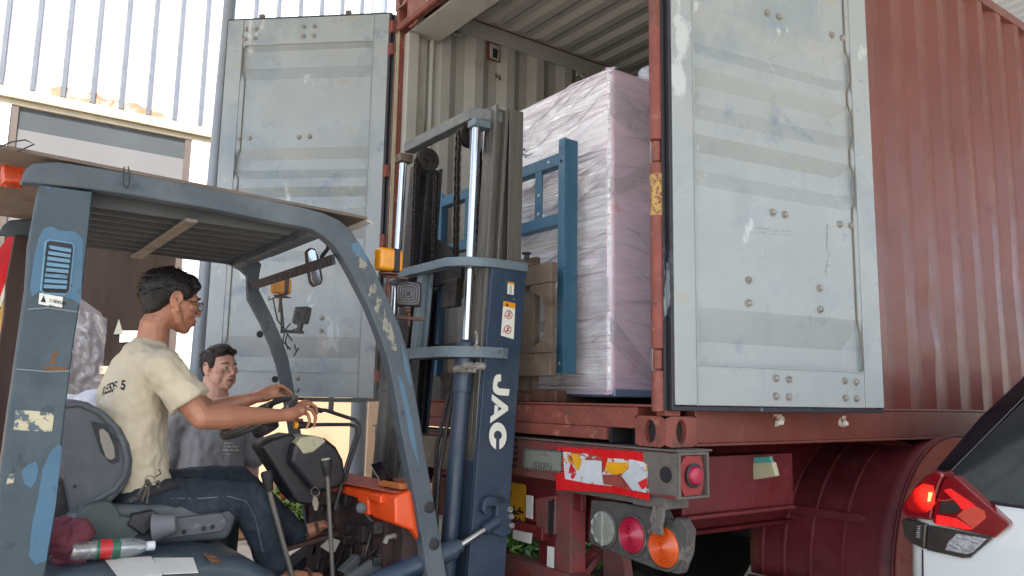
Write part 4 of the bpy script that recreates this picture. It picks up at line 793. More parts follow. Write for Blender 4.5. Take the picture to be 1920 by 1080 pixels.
mb = MB(); a = at(288, 990, 'x', .2); b_ = at(318, 985, 'x', .22); mb.lathe(a, b_-a, [(.055, 0), (.045, .02), (.032, .075), (.028, .078)], 20); obj('belt_reel', mb, mat('reel_grey', '#6b6b72', .6), fk, bevel=.002)
ra = shell(((300, 976), (415, 962), (426, 975), (424, 988), (414, 997), (300, 1012)), .18, -.035, mat('rail_grey', '#54565c', .55, patches=[('#6c6c70', 20, .6, .05)]), 'seat_rail', fk, .004)
for q in ((382, 991), (398, 988), (345, 997)):
    mb = MB(); mb.lathe(at(*q, 'x', .181), (1, 0, 0), [(.009, 0), (.009, .002), (.001, .002)], 12); obj('rail_hole', mb, M['ink'], ra)
mb = MB(); mb.lathe(at(328, 992, 'x', .18), (1, 0, 0), [(.016, 0), (.016, .008), (.012, .012), (.001, .012)], 14); obj('pivot', mb, M['seat'], ra)
# label sheets on the hood, burn mark
for pts, l in ((((195, 1044), (283, 1042), (304, 1072), (304, 1079), (222, 1083)), 'larger white label on the hood'), (((287, 1044), (362, 1046), (372, 1074), (306, 1077)), 'smaller white label on the hood')):
    P_ = [at(x, y, 'z', .877) for x, y in pts]; zc = [-.0]*5
    mb = MB(); mb.prism(P_, (0, 0, .0015)); o = obj('hood_label', mb, M['label'], hdo, label=l)
    s_ = o.modifiers.new('sw', 'SHRINKWRAP'); s_.target = hdo; s_.wrap_method = 'PROJECT'; s_.use_project_z = True; s_.use_negative_direction = True; s_.use_positive_direction = True; s_.offset = .002; s_.wrap_mode = 'ABOVE_SURFACE'
mb = MB(); mb.prism([at(x, y, 'z', .868) for x, y in ((382, 1040), (392, 1037), (414, 1052), (410, 1060), (398, 1056))], (0, 0, .003)); o = obj('torn_decal', mb, mat('torn', '#8c5a3a', .6, patches=[('#2c2622', 40, .5, .03)]), hdo)
# cowl
YR, ZC = -.80, 1.03
cw = MB(); prof_c = [(-.80, .92), (-.805, 1.0), (-.79, 1.03), (-.74, 1.04), (-.62, 1.042), (-.58, 1.03), (-.56, .5), (-.58, .5), (-.60, .70), (-.66, .85), (-.72, .91)]
cx_ = at(693, 938, 'y', -.765).x; cw.prism(AT('x', .475, ((741, 937), (744, 930), (772, 918), (800, 935), (812, 1085), (797, 1085), (793, 1040), (787, 1014), (772, 995), (741, 983))), (cx_-.475, 0, 0)); cwo = obj('cowl', cw, M['orange'], fk, bevel=.012, seg=3)
mb = MB(); mb.prism([(-.56, y-.05, z) for y, z in prof_c[:7]]+[(-.56, -.6, .5), (-.56, -.7, .9)], (.10, 0, 0)); obj('cowl', mb, M['orange'], fk, bevel=.012, seg=3)
mb = MB(); mb.prism([(cx_-.001, y+.03, z) for y, z in ((-.80, .93), (-.805, 1.0), (-.79, 1.03), (-.76, 1.036), (-.76, .93))], (-.10, 0, 0)); mb.prism([(.374, y+.028, z) for y, z in ((-.80, .99), (-.80, 1.02), (-.78, 1.033), (-.75, 1.033), (-.75, .99))], (-.83, 0, 0)); obj('cowl_lip', mb, M['orange'], cwo, bevel=.008)
mb = MB(); mb.prism([(.44, -.755, 1.0405), (.44, -.60, 1.046), (-.5, -.62, 1.050), (-.5, -.82, 1.040)], (0, 0, .004)); obj('cowl_top', mb, M['dust_red'], cwo, bevel=.002)
mb = MB(); mb.box(-.45, .36, -.74, -.70, .25, 1.03); mb.box(-.46, .44, -.70, -.60, .2, 1.02); obj('firewall', mb, mat('firewall', '#32211f', .7, var=.3, vscale=6, patches=[('#4f3630', 7, .58, .1), ('#1b1516', 8, .62, .06)], bump=.4), fk)
mb = MB(); mb.box(-.5, .46, -1.3, -.5, .45, .52); obj('floor_plate', mb, M['grime'], fk, bevel=.004)
# clutter in front of the firewall
ft = MB(); rr = random.Random(21)
for k in range(16):
    x = rr.uniform(-.25, .4); z = rr.uniform(.6, .95); y = -.745
    ft.tube([V((x, y, z)), V((x+rr.uniform(-.1, .1), y-.03, z-.1)), V((x+rr.uniform(-.2, .2), y-.02, z-.25))], rr.uniform(.004, .011), 7)
for k in range(14): ft.box(*(lambda x, z, a, b_: (x, x+a, -.78, -.74, z, z+b_))(rr.uniform(-.3, .4), rr.uniform(.55, .95), rr.uniform(.02, .07), rr.uniform(.02, .07)))
obj('under_dash_part', ft, M['grime'], fk, bevel=.003)
mb = MB(); mb.tube(AT('x', .38, ((722, 1019), (726, 1008), (738, 1004), (752, 1010), (766, 1024), (780, 1031), (795, 1030))), .012, 10); obj('hose', mb, mat('hose_grey', '#77736a', .5), fk)
mb = MB(); mb.lathe(at(678, 952, 'x', .33), (.7, -.7, 0), [(.022, 0), (.022, .01), (.014, .018), (.001, .019)], 18); obj('knob', mb, M['seat'], fk)
mb = MB(); mb.tube(AT('x', .33, ((686, 965), (698, 978))), .003, 6); mb.prism(AT('x', .34, ((715, 1040), (750, 1062), (700, 1085), (645, 1085))), (-.03, 0, 0)); mb.prism(AT('x', .2, ((640, 1072), (672, 1041), (684, 1046), (655, 1082))), (-.05, 0, 0)); obj('pedal_plate', mb, mat('pedal_grey', '#4c5154', .6), fk, bevel=.003)
mb = MB(); mb.prism(AT('x', .1, ((602, 1026), (622, 1008), (639, 1014), (628, 1036), (620, 1038))), (-.02, 0, 0)); obj('pedal', mb, mat('pedal_pale', '#8d8a80', .6), fk, bevel=.003)
mb = MB(); mb.tube(AT('x', -.2, ((535, 1020), (560, 1003), (572, 995))), .014, 8); obj('pedal_arm', mb, M['grime'], fk)
# steering column, dash, wheel
def hull(pts, x, dx, m, nm, bev=.01, par=fk): return shell(pts, x, dx, m, nm, par, bev)
hull(((490, 838), (505, 826), (548, 812), (575, 838), (600, 880), (606, 935), (585, 948), (560, 945), (548, 930), (520, 885)), .0, -.16, M['dark'], 'steering_column', .014)
dsh = hull(((545, 868), (552, 832), (575, 822), (612, 822), (632, 838), (645, 862), (650, 896), (642, 912), (615, 922), (590, 922)), .06, -.24, M['dark'], 'dash_pod', .022)
mb = MB(); mb.prism(AT('x', .062, ((555, 832), (566, 820), (590, 817), (606, 821), (612, 828), (588, 848), (569, 852))), (-.2, 0, 0)); obj('dash_face', mb, M['cream'], dsh, bevel=.006)
wc = V((-.07, -1.14, 1.330)); ay = V((0, .158, .092)).normalized(); wx = V((1, 0, 0)); nrm = wx.cross(ay)
mb = MB(); R_ = .165; ringp = [wc+(wx*math.cos(t)+ay*math.sin(t))*R_ for t in [2*math.pi*k/40 for k in range(41)]]; mb.tube(ringp, .0135, 12, cap=False); sw = obj('steering_wheel', mb, mat('wheel_rim', '#3b3d3c', .38, patches=[('#8d8a7c', 12, .63, .06)]), fk)
mb = MB(); mb.lathe(wc-nrm*.075 if nrm.z > 0 else wc+nrm*.075, nrm if nrm.z > 0 else -nrm, [(.055, 0), (.06, .02), (.045, .045), (.04, .07), (.02, .078)], 20)
for a in (.3, 2.4, 4.5): mb.tube([wc-(nrm if nrm.z > 0 else -nrm)*.03, wc+(wx*math.cos(a)+ay*math.sin(a))*R_*.98], .011, 8)
obj('wheel_hub', mb, M['dark'], sw)
mb = MB(); kk = at(425, 822, 'x', .06); 
# hydraulic / direction levers
mb = MB(); mb.tube(AT('x', -.02, ((585, 770), (610, 769), (640, 779), (665, 787), (674, 796), (674, 812), (655, 870), (640, 925), (632, 955))), .0085, 8); l1 = obj('lever', mb, M['dark'], fk)
mb = MB(); mb.tube(AT('x', -.02, ((580, 764), (588, 768), (604, 770))), [.011, .014, .011], 12); obj('lever_grip', mb, M['ink'], l1)
mb = MB(); mb.tube(AT('x', .04, ((570, 797), (610, 796), (655, 796), (668, 800), (668, 815), (650, 870), (636, 925), (628, 955))), .008, 8); l1 = obj('lever', mb, M['dark'], fk)
mb = MB(); mb.tube(AT('x', .04, ((556, 797), (562, 797), (583, 797))), [.014, .017, .013], 12); gp = obj('lever_grip', mb, M['ink'], l1)
mb = MB(); mb.lathe(at(553, 797, 'x', .04), (0, 1, 0), [(.013, -.004), (.016, 0), (.016, .01)], 14); obj('grip_end', mb, M['yellow'], gp)
for (k0, k1, b0, b1, x) in (((500, 884), (505, 920), (505, 921), (549, 1085), .28), ((611, 862), (614, 892), (614, 890), (624, 1085), .24)):
    mb = MB(); mb.tube(AT('x', x, (b0, b1)), .010 if x > .25 else .009, 10); l1 = obj('lever', mb, M['rail_steel'], fk)
    a, b_ = at(*k0, 'x', x), at(*k1, 'x', x); mb = MB(); mb.tube([a, a.lerp(b_, .12), a.lerp(b_, .5), b_], [.020, .024, .021, .014], 16); kb = obj('lever_grip', mb, M['ink'], l1)
    if x < .25: mb = MB(); mb.lathe(a+V((0, 0, .001)), (a-b_), [(.019, 0), (.018, .004), (.001, .005)], 16); obj('grip_cap', mb, M['cream'], kb)
# rear-view mirror and its arm
mb = MB(); mp = AT('x', .22, ((575, 470), (583, 464), (592, 466), (598, 480), (606, 520), (604, 532), (590, 538), (583, 530), (577, 498))); mb.prism(mp, (-.03, 0, 0)); mi = obj('mirror', mb, M['dark'], fk, bevel=.006)
mb = MB(); mb.prism(AT('x', .222, ((577, 472), (584, 467), (591, 470), (602, 526), (600, 531), (590, 534), (584, 526))), (.002, 0, 0)); obj('mirror_glass', mb, M['chrome'], mi, bevel=.001)
mb = MB(); mb.tube(AT('x', .2, ((614, 452), (615, 466), (604, 480), (602, 492), (600, 505))), .009, 8); obj('mirror_arm', mb, M['dark'], mi)

# lamps on the front pillars
def turn_lamp(P, s, yaw, nm, lab):
    P = V(P); ex = V((math.cos(yaw), math.sin(yaw), 0)); ey = V((-math.sin(yaw), math.cos(yaw), 0)); mb = MB(); mb.obox(P, ex*.030*s, ey*.058*s, (0, 0, .048*s)); r_ = obj(nm, mb, M['yellow'], fk, bevel=.016*s, seg=4, label=lab)
    mb = MB(); mb.obox(P+ey*.022*s, ex*.0312*s, ey*.016*s, (0, 0, .0492*s)); obj('lamp_band', mb, M['dark'], r_, bevel=.004)
    mb = MB(); mb.lathe(P-V((0, 0, .062*s)), (0, 0, 1), [(.042*s, 0), (.042*s, .005), (.012, .006), (.012, .02)], 14); mb.cyl(P-V((0, 0, .16*s)), P-V((0, 0, .05*s)), .007, 8); obj('lamp_stalk', mb, M['fork'], r_); return r_
def work_lamp(P, s, d, nm):
    P = V(P); d = V(d).normalized(); ex = d.cross(V((0, 0, 1))).normalized(); uz = ex.cross(d); mb = MB(); mb.obox(P, ex*.055*s, uz*.055*s, d*.018*s); r_ = obj(nm, mb, M['dark'], fk, bevel=.012*s, seg=3)
    mb = MB()
    for k in range(4): q = .046-.011*k; mb.tube([P+d*.019*s+(ex*math.copysign(abs(math.cos(t))**.5, math.cos(t))+uz*math.copysign(abs(math.sin(t))**.5, math.sin(t)))*q*s for t in [j*math.pi/12 for j in range(25)]], .0022*s, 6)
    obj('lamp_ribs', mb, mat('lens_dark_%d' % int(P.x*100), '#5a5a60', .25, coat=.6), r_)
    mb = MB()
    for k in range(8): mb.obox(P-d*.022*s+uz*(-.045+.013*k)*s, ex*.05*s, uz*.003*s, d*.008*s)
    mb.obox(P-uz*.07*s, ex*.012, uz*.02, d*.01); obj('cooling_fins', mb, M['dark'], r_); return r_
turn_lamp(at(729, 488, 'x', .42), 1.0, .1, 'turn_lamp', 'yellow lamp nearer the camera'); work_lamp(at(766, 552, 'x', .38), 1.0, (.75, -.45, .05), 'work_lamp')
turn_lamp(at(527, 537, 'x', -.62), .85, .1, 'turn_lamp', 'yellow lamp behind the windshield'); work_lamp(at(567, 592, 'x', -.62), .85, (-.4, .8, -.2), 'work_lamp')
mb = MB(); mb.obox(at(768, 597, 'x', .40), (.012, 0, 0), (0, .07, 0), (0, 0, .006)); mb.cyl(at(758, 582, 'x', .4), at(768, 582, 'x', .4), .012, 10); mb.cyl(at(766, 585, 'x', .4), at(767, 612, 'x', .4), .006, 8); mb.obox(at(742, 520, 'x', .42), (.01, 0, 0), (0, .05, 0), (0, 0, .004)); obj('lamp_bracket', mb, M['fork'], fk)
mb = MB(); X_ = -.62
for pts in (((505, 556), (503, 563), (515, 558), (545, 558)), ((512, 560), (520, 600), (535, 620), (548, 640)), ((527, 560), (530, 590), (533, 625)), ((545, 606), (535, 618), (530, 640), (545, 655)), ((560, 615), (540, 622), (535, 640), (540, 655)), ((552, 645), (556, 660), (560, 652), (551, 668))): mb.tube(AT('x', X_, pts), .004, 6)
mb.obox(at(548, 622, 'x', X_), (.01, 0, 0), (0, .06, 0), (0, 0, .008)); mb.cyl(at(527, 552, 'x', X_), at(528, 625, 'x', X_), .005, 6); obj('lamp_cable', mb, M['dark'], fk)

# ---------------------------------------------------------------- mast
MX = -.03
def upright(nm, x, side, y0, y1, z0, z1, m, w_=.112, t=.016):
    "C-channel: web on the outer side, flanges pointing inwards"
    mb = MB(); a = sorted((x, x-side*t)); mb.box(a[0], a[1], y0, y1, z0, z1)
    f_ = sorted((x-side*t, x-side*w_))
    mb.box(f_[0], f_[1], y0, y0+t, z0, z1); mb.box(f_[0], f_[1], y1-t, y1, z0, z1)
    return obj(nm, mb, m, fk, bevel=.003)
on = upright('outer_mast', .415, 1, -.27, -.075, .08, 2.03, M['mast_navy'])
upright('outer_mast', -.475, -1, -.27, -.075, .08, 2.03, M['mast_navy'])
def ibeam(nm, x, y0, y1, z0, z1, m):
    mb = MB(); mb.box(x-.009, x+.009, y0, y1, z0, z1)
    for yy in (y0, (y0*.62+y1*.38), y1-.018): mb.box(x+.0095, x+.045, yy, yy+.018, z0, z1); mb.box(x-.045, x-.0095, yy, yy+.018, z0, z1)
    return obj(nm, mb, m, fk, bevel=.003)
ibeam('inner_mast', .345, -.252, -.092, .3, 2.815, M['rail_steel']); mb = MB(); mb.box(.391, .399, -.175, -.095, 2.04, 2.81); obj('inner_mast_web', mb, M['rail_steel'], fk, bevel=.002)
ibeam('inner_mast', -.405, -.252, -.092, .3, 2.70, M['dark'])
# top beam, clamps, rods, cylinders
mb = MB(); mb.box(-.36, .30, -.345, -.285, 2.745, 2.80); mb.prism([(.301, -.345, 2.745), (.34, -.30, 2.745), (.36, -.20, 2.745), (.36, -.14, 2.745), (.32, -.14, 2.745), (.301, -.285, 2.745)], (0, 0, .055)); obj('top_crossbeam', mb, mat('worn_beam', '#66696a', .55, var=.2, vscale=9, patches=[('#807868', 9, .55, .08), ('#4a4038', 16, .64, .04)], bump=.3), fk, bevel=.005)
mb = MB(); mb.box(-.43, -.361, -.36, -.28, 2.70, 2.745); obj('rod_clamp', mb, M['brown_steel'], fk, bevel=.005)
for x, zt in ((.335, 2.70), (-.395, 2.695)):
    rod = MB(); rod.lathe((x, -.325, 1.60), (0, 0, 1), [(.021, 0), (.021, zt-1.6), (.017, zt-1.6+.004), (.008, zt-1.6+.018)], 28); ro = obj('lift_rod', rod, M['chrome'], fk)
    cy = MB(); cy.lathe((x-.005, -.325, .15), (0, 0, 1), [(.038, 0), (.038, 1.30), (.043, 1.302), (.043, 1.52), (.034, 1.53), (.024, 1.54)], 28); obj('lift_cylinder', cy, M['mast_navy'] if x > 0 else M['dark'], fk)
mb = MB(); mb.obox((.335, -.31, 2.715), (.035, 0, 0), (0, .045, 0), (0, 0, .018)); mb.obox((.29, -.30, 2.67), (.008, 0, 0), (0, .03, 0), (0, 0, .07)); mb.obox((.315, -.22, 2.76), (.03, 0, 0), (0, .05, 0), (0, 0, .05)); obj('rod_clamp', mb, M['brk_blue'], fk, bevel=.005)
# pulleys and chains
for (x, z, r) in ((-.17, 2.665, .062), (.235, 2.69, .058)):
    mb = MB(); mb.lathe((x-.02, -.30, z), (1, 0, 0), [(r, 0), (r, .008), (r*.8, .010), (r*.8, .026), (r, .028), (r, .036), (r*.55, .036), (r*.5, .03), (r*.25, .03), (r*.22, .042), (.001, .042)], 30); obj('chain_pulley', mb, M['grime'], fk)
def chain(pts, nm='chain', s=1):
    mb = MB(); pts = [V(p) for p in pts]
    for a, b_ in zip(pts, pts[1:]):
        L = (b_-a).length; n = max(2, int(L/(.021*s))); d = (b_-a)/n; t = d.normalized(); sx_ = V((1, 0, 0)); sy = t.cross(sx_)
        for k in range(n):
            c_ = a+d*(k+.5); wdt = .012 if k % 2 else .008
            for q in (-wdt, wdt): mb.obox(c_+sx_*q, sx_*.0022, sy*.0085*s, t*(.0125*s))
            mb.cyl(c_+t*.0105*s-sx_*.013, c_+t*.0105*s+sx_*.013, .0052, 6)
    return obj(nm, mb, M['chain'], fk)
chain([(.225, -.355, 2.70), (.228, -.36, 2.55), (.23, -.355, 2.055)], s=1.15); chain([(-.175, -.362, 2.66), (-.175, -.362, 2.06)], s=1.15)
chain([(-.17, -.245, 2.60), (-.17, -.245, 1.64)]); chain([(.235, -.24, 2.64), (.235, -.22, 1.7)])
# cross brackets
def bracket(pts, z0, z1, t, nm):
    pts = [V((x, y, z0)) for x, y in pts]; inn = []
    cc = V((MX, -.2, z0))
    for p in pts: d = (cc-p); d.z = 0; inn.append(p+V((0, t, 0)) if abs(p.x-MX) < .34 else p+d.normalized()*t)
    return obj(nm, MB().ribbon(pts, inn, (0, 0, z1-z0)), M['brk_blue'], fk, bevel=.004)
bracket([(-.50, -.20), (-.49, -.31), (-.42, -.40), (-.1, -.45), (.30, -.45), (.39, -.385), (.425, -.27), (.425, -.07)], 2.02, 2.062, .06, 'upper_mast_bracket')
bracket([(-.06, -.44), (.30, -.44), (.38, -.38), (.425, -.29), (.425, -.15)], 1.605, 1.655, .09, 'lower_mast_bracket')
mb = MB(); mb.box(-.02, .03, -.42, -.385, 1.6555, 2.0195); mb.box(.005, .06, -.384, -.37, 1.6555, 2.0195); obj('bracket_strut', mb, M['brk_blue'], fk, bevel=.003)
mb = MB(); mb.box(.04, .16, -.30, -.26, 1.86, 2.0); obj('junction_plate', mb, M['grime'], fk, bevel=.003)
mb = MB(); a = at(872, 690, 'y', -.40)
for q in ((870, 692), (886, 686), (908, 687)): mb.lathe(at(*q, 'y', -.39), (0, -1, 0), [(.016, -.03), (.016, .012), (.009, .013), (.009, .022), (.001, .022)], 12)
mb.obox(at(884, 694, 'y', -.36), (.06, 0, 0), (0, .02, 0), (0, 0, .012)); obj('hydraulic_fitting', mb, M['bolt'], fk)
mb = MB(); mb.tube([at(*q, 'y', -.39) for q in ((899, 622), (903, 632), (903, 645), (900, 650))], .006, 8); mb.obox(at(902, 652, 'y', -.39), (.012, 0, 0), (0, .008, 0), (0, 0, .007)); obj('vent_pipe', mb, M['bolt'], fk)
mb = MB(); mb.box(-.39, .30, -.262, -.10, 1.09, 1.235); mb.box(-.39, .30, -.262, -.10, .3, .44); obj('mast_crossmember', mb, M['brown_steel'], fk, bevel=.006)
mb = MB(); mb.box(-.36, .33, -.2, -.16, 1.62, 1.70); mb.prism([(-.15, -.2, 1.55), (.12, -.2, 1.55), (.10, -.2, 1.46), (.04, -.2, 1.40), (-.05, -.2, 1.41), (-.13, -.2, 1.50)], (0, .05, 0)); obj('inner_crossmember', mb, M['grime'], fk, bevel=.004)
mb = MB()
for k in range(3): mb.tube([V((-.30+.03*k, -.22, 2.0)), V((-.29+.03*k, -.25, 1.6)), V((-.30+.03*k, -.24, 1.15)), V((-.25+.03*k, -.3, .8))], .011, 8)
mb.tube([V((.18, -.30, 1.45)), V((.16, -.33, 1.2)), V((.20, -.33, .9)), V((.14, -.36, .55))], .010, 8); mb.tube([V((.27, -.33, 1.5)), V((.25, -.36, 1.1)), V((.26, -.35, .6))], .010, 8)
obj('hydraulic_hose', mb, M['dark'], fk)
mb = MB(); mb.box(-.385, -.30, -.29, -.275, .8, 2.0); mb.prism([(-.36, -.15, 2.02), (-.05, -.15, 2.02), (-.05, -.15, 2.10), (-.18, -.15, 2.22), (-.36, -.15, 2.3)], (0, .03, 0)); obj('hose_guard', mb, M['grime'], fk, bevel=.003)
# raised lettering on the mast side, traced on the real face
XJ = .4155
def ZP(x, y): return at(800+x/4.908, 680+y/4.908, 'x', XJ)
J_o = [(683, 108), (655, 108), (634, 118), (620, 145), (610, 190), (608, 240), (618, 270), (640, 290), (668, 300), (754, 305), (762, 243), (690, 238), (665, 234), (650, 220), (648, 198), (655, 180), (665, 172), (682, 172)]
C_o = []; C_i = []
for k in range(25):
    t = math.radians(110+k*(320/24)); C_o.append((654+80*math.cos(t), 674+124*math.sin(t)))
    C_i.append((654+38*math.cos(t), 670+42*math.sin(t)))
lt = MB(); lt.prism([ZP(*p) for p in J_o], (.0015, 0, 0))
A_l = [(600, 290), (622, 300), (748, 404), (746, 440), (585, 557), (588, 500), (622, 475), (626, 388), (598, 340)]
lt.prism([ZP(*p) for p in [(600, 288), (748, 402), (748, 440), (690, 422), (654, 398), (598, 345)]], (.0015, 0, 0)); lt.prism([ZP(*p) for p in [(748, 440), (583, 557), (588, 497), (660, 446), (692, 424)]], (.0015, 0, 0)); lt.prism([ZP(*p) for p in [(626, 388), (656, 402), (654, 446), (620, 472)]], (.0015, 0, 0))
C_i2 = [(654+38*math.cos(math.radians(110+k*(320/24))), 670+42*math.sin(math.radians(110+k*(320/24)))) for k in range(25)]
C_o = [(637, 798)]+[(654+80*math.cos(math.radians(115+k*(310/22))), 674+124*math.sin(math.radians(115+k*(310/22)))) for k in range(23)]+[(668, 798)]
C_i = [(637, 712)]+[(654+38*math.cos(math.radians(115+k*(310/22))), 668+42*math.sin(math.radians(115+k*(310/22)))) for k in range(23)]+[(668, 712)]
lt.ribbon([ZP(*p) for p in C_o], [ZP(*p) for p in C_i], (.0015, 0, 0))
obj('mast_lettering', lt, M['white_print'], on, smooth=False)
# warning decals on the mast
mb = MB(); mb.prism(AT('x', .4155, ((944, 564), (966, 569), (963, 636), (939, 629))), (.001, 0, 0)); dc = obj('warning_decal', mb, M['white_print'], on, smooth=False)
mb = MB(); mb.prism(AT('x', .4167, ((944, 564), (966, 569), (965.5, 579), (943.5, 574))), (.0005, 0, 0)); obj('decal_header', mb, M['yellow'], dc, smooth=False)
mb = MB(); mb.prism(AT('x', .4174, ((948, 573), (951, 567), (954, 574.5))), (.0004, 0, 0)); obj('decal_figure', mb, M['ink'], dc, smooth=False)
for cy_ in (590, 618):
    c_ = at(954 if cy_ < 600 else 952, cy_, 'x', .4168); mb = MB(); ring = [c_+V((0, .019*math.cos(t), .019*math.sin(t))) for t in [k*math.pi/12 for k in range(25)]]; mb.tube(ring, .0022, 6, cap=False); mb.tube([c_+V((0, -.013, -.013)), c_+V((0, .013, .013))], .0018, 6); obj('prohibition_ring', mb, M['inkred'], dc)
    mb = MB(); mb.obox(c_, (.0006, 0, 0), (0, .003, 0), (0, 0, .009)); mb.obox(c_+V((0, .006, -.006)), (.0006, 0, 0), (0, .005, 0), (0, 0, .002)); mb.ball(c_+V((0, 0, .013)), (.0008, .003, .003), 8); mb.tube([c_+V((0, -.028, -.017)), c_+V((0, -.024, -.006)), c_+V((0, -.028, 0))], .0012, 5); obj('decal_figure', mb, M['ink'], dc)
mb = MB(); mb.prism(AT('x', .4155, ((952, 528), (964, 530), (963, 553), (951, 551))), (.001, 0, 0)); d2 = obj('small_decal', mb, M['white_print'], on, smooth=False)
mb = MB(); mb.prism(AT('x', .4167, ((952, 528), (964, 530), (963.8, 534), (951.8, 532))), (.0005, 0, 0)); obj('decal_header', mb, M['yellow'], d2, smooth=False)
mb = MB()
for k in range(4): mb.tube([at(957.5+2*math.cos(t), 537+4*k+1.6*math.sin(t), 'x', .417) for t in [j*math.pi/5 for j in range(11)]], .0008, 4, cap=False)
obj('decal_loops', mb, M['ink'], d2)
mb = MB()
for q in ((945, 557), (963, 561)): mb.lathe(at(*q, 'x', .4155), (1, 0, 0), [(.004, 0), (.004, .003), (.001, .003)], 10)
obj('rivet', mb, M['bolt'], on)
# tilt cylinder and clevis
c0, c1, c2 = at(690, 1100, 'x', .44), at(850, 1030, 'x', .44), at(915, 989, 'x', .44)
mb = MB(); mb.tube([c0, c1], .042, 20); mb.tube([c1, c1.lerp(c2, .18)], .03, 16); tl = obj('tilt_cylinder', mb, M['mast_navy'], fk)
mb = MB(); mb.tube([c1, c2], .016, 16); obj('tilt_rod', mb, M['chrome'], tl)
mb = MB(); mb.tube([c2-V((0, .02, .01)), at(935, 975, 'x', .44)], .026, 14); mb.prism(AT('x', .45, ((908, 940), (918, 930), (945, 933), (956, 942), (962, 958), (960, 1000), (945, 1008), (925, 1000), (930, 975), (932, 950), (915, 950), (912, 968), (905, 958))), (-.03, 0, 0)); cv = obj('tilt_clevis', mb, M['mast_navy'], tl, bevel=.006)
mb = MB()
for q in ((955, 955), (957, 968), (958, 985)): mb.lathe(at(*q, 'x', .452), (1, 0, 0), [(.012, 0), (.012, .012), (.007, .012), (.006, .006), (.001, .006)], 14)
obj('clevis_pin', mb, M['bolt'], cv)
# ---------------------------------------------------------------- carriage, backrest, forks
cg = MB(); cg.box(-.50, .435, .06, .10, 1.985, 2.085); cg.box(-.50, .435, .06, .10, 1.535, 1.645); co = obj('fork_carriage', cg, M['brown_steel'], fk, bevel=.006)
def side_pl(x0, x1):
    mb = MB(); o = [(x1, 1.646), (x1, 1.984), (x0, 1.984), (x0+.01, 1.95), (x0+.05, 1.935), (x0+.09, 1.92), (x0+.12, 1.88), (x0+.125, 1.80), (x0+.115, 1.74), (x0+.08, 1.70), (x0+.04, 1.685), (x0, 1.67), (x0, 1.646)]
    mb.prism([(x, .062, z) for x, z in o], (0, .03, 0)); return mb
obj('carriage_end_plate', side_pl(.262, .434), M['brown_steel'], co, bevel=.004)
mb = MB(); mb.box(.085, .115, .05, .09, 1.646, 1.984); mb.box(-.25, -.18, .05, .09, 1.646, 1.984); obj('carriage_stile', mb, M['brown_steel'], co, bevel=.004)
for s in (1, -1):
    x = .185 if s > 0 else -.27; mb = MB(); mb.box(x-.065, x+.065, .102, .140, 1.41, 2.14); mb.box(x-.065, x+.065, .03, .101, 2.087, 2.12); f = obj('fork', mb, M['brown_steel'], fk, bevel=.006)
    mb = MB(); mb.prism([(x-.065, .06, 1.45), (x-.065, .06, 1.413), (x-.065, 1.5, 1.413), (x-.065, 1.5, 1.425), (x-.065, 1.2, 1.45)], (.13, 0, 0)); obj('fork_blade', mb, M['fork'], f, bevel=.004)
mb = MB(); mb.lathe((.235, .06, 2.121), (0, 0, 1), [(.014, 0), (.014, .025), (.024, .027), (.024, .035), (.001, .036)], 14); obj('fork_lock', mb, M['dark'], co)
mb = MB(); mb.box(.05, .44, .09, .16, 1.412, 1.47); obj('fork_heel_bar', mb, M['fork'], co, bevel=.006)
bk = MB(); Y0 = .165; XR = .352
bk.box(XR, XR+.052, Y0, Y0+.009, 1.552, 2.74); bk.box(XR+.044, XR+.053, Y0+.0095, Y0+.085, 1.552, 2.735); bko = obj('load_backrest', bk, M['blue'], fk, bevel=.002)
XL = -.80
bk = MB(); bk.box(XL-.06, XL, Y0, Y0+.009, 1.552, 2.70); bk.box(XL-.06, XL-.051, Y0+.0095, Y0+.08, 1.552, 2.70); obj('backrest_stile', bk, M['blue'], bko, bevel=.002)
for z0, z1 in ((2.607, 2.668), (2.297, 2.355)):
    mb = MB(); mb.box(XL, XR-.001, Y0, Y0+.008, z0, z1); mb.box(XL, XR-.001, Y0+.0085, Y0+.06, z0, z0+.008); obj('backrest_rail', mb, M['blue'], bko, bevel=.002)
for x in (.185, -.04, -.27, -.50):
    mb = MB(); mb.box(x-.028, x+.028, Y0+.001, Y0+.008, 2.3555, 2.6065); mb.box(x-.028, x-.020, Y0+.0085, Y0+.05, 2.3555, 2.6065); obj('backrest_bar', mb, M['blue'], bko, bevel=.002)
mb = MB()
for x, z in ((.375, 2.62), (.375, 2.62), (.375, 1.6), (.19, 2.48), (.19, 2.38), (.27, 2.64)): mb.lathe((x, Y0+.0005, z), (0, -1, 0), [(.008, 0), (.008, .001), (.001, .001)], 12)
obj('bolt_hole', mb, mat('hole_light', '#c5c8c8', .5), bko)
# wheels of the truck (below the frame, complete for other views)
for (x, y, r, w_) in ((.42, -.55, .34, .2), (-.68, -.55, .34, .2), (.34, -2.0, .27, .17), (-.6, -2.0, .27, .17)):
    mb = MB(); mb.lathe((x, y, r), (1, 0, 0), [(r*.55, 0), (r*.9, 0), (r, .03), (r, w_-.03), (r*.9, w_), (r*.55, w_)], 32); wh = obj('wheel', mb, M['tread'], fk)
    mb = MB(); mb.lathe((x, y, r), (1, 0, 0), [(r*.55, .01), (r*.5, .05), (r*.2, .05), (r*.2, .1), (.001, .1)], 24); obj('rim', mb, M['grey_dirt'], wh)
mb = MB(); mb.prism([(.5, y, z) for y, z in ((-2.75, .3), (-2.8, .8), (-2.7, 1.02), (-2.3, 1.05), (-2.16, .9), (-2.16, .3))], (-1.07, 0, 0)); obj('counterweight', mb, M['orange'], fk, bevel=.06, seg=4)

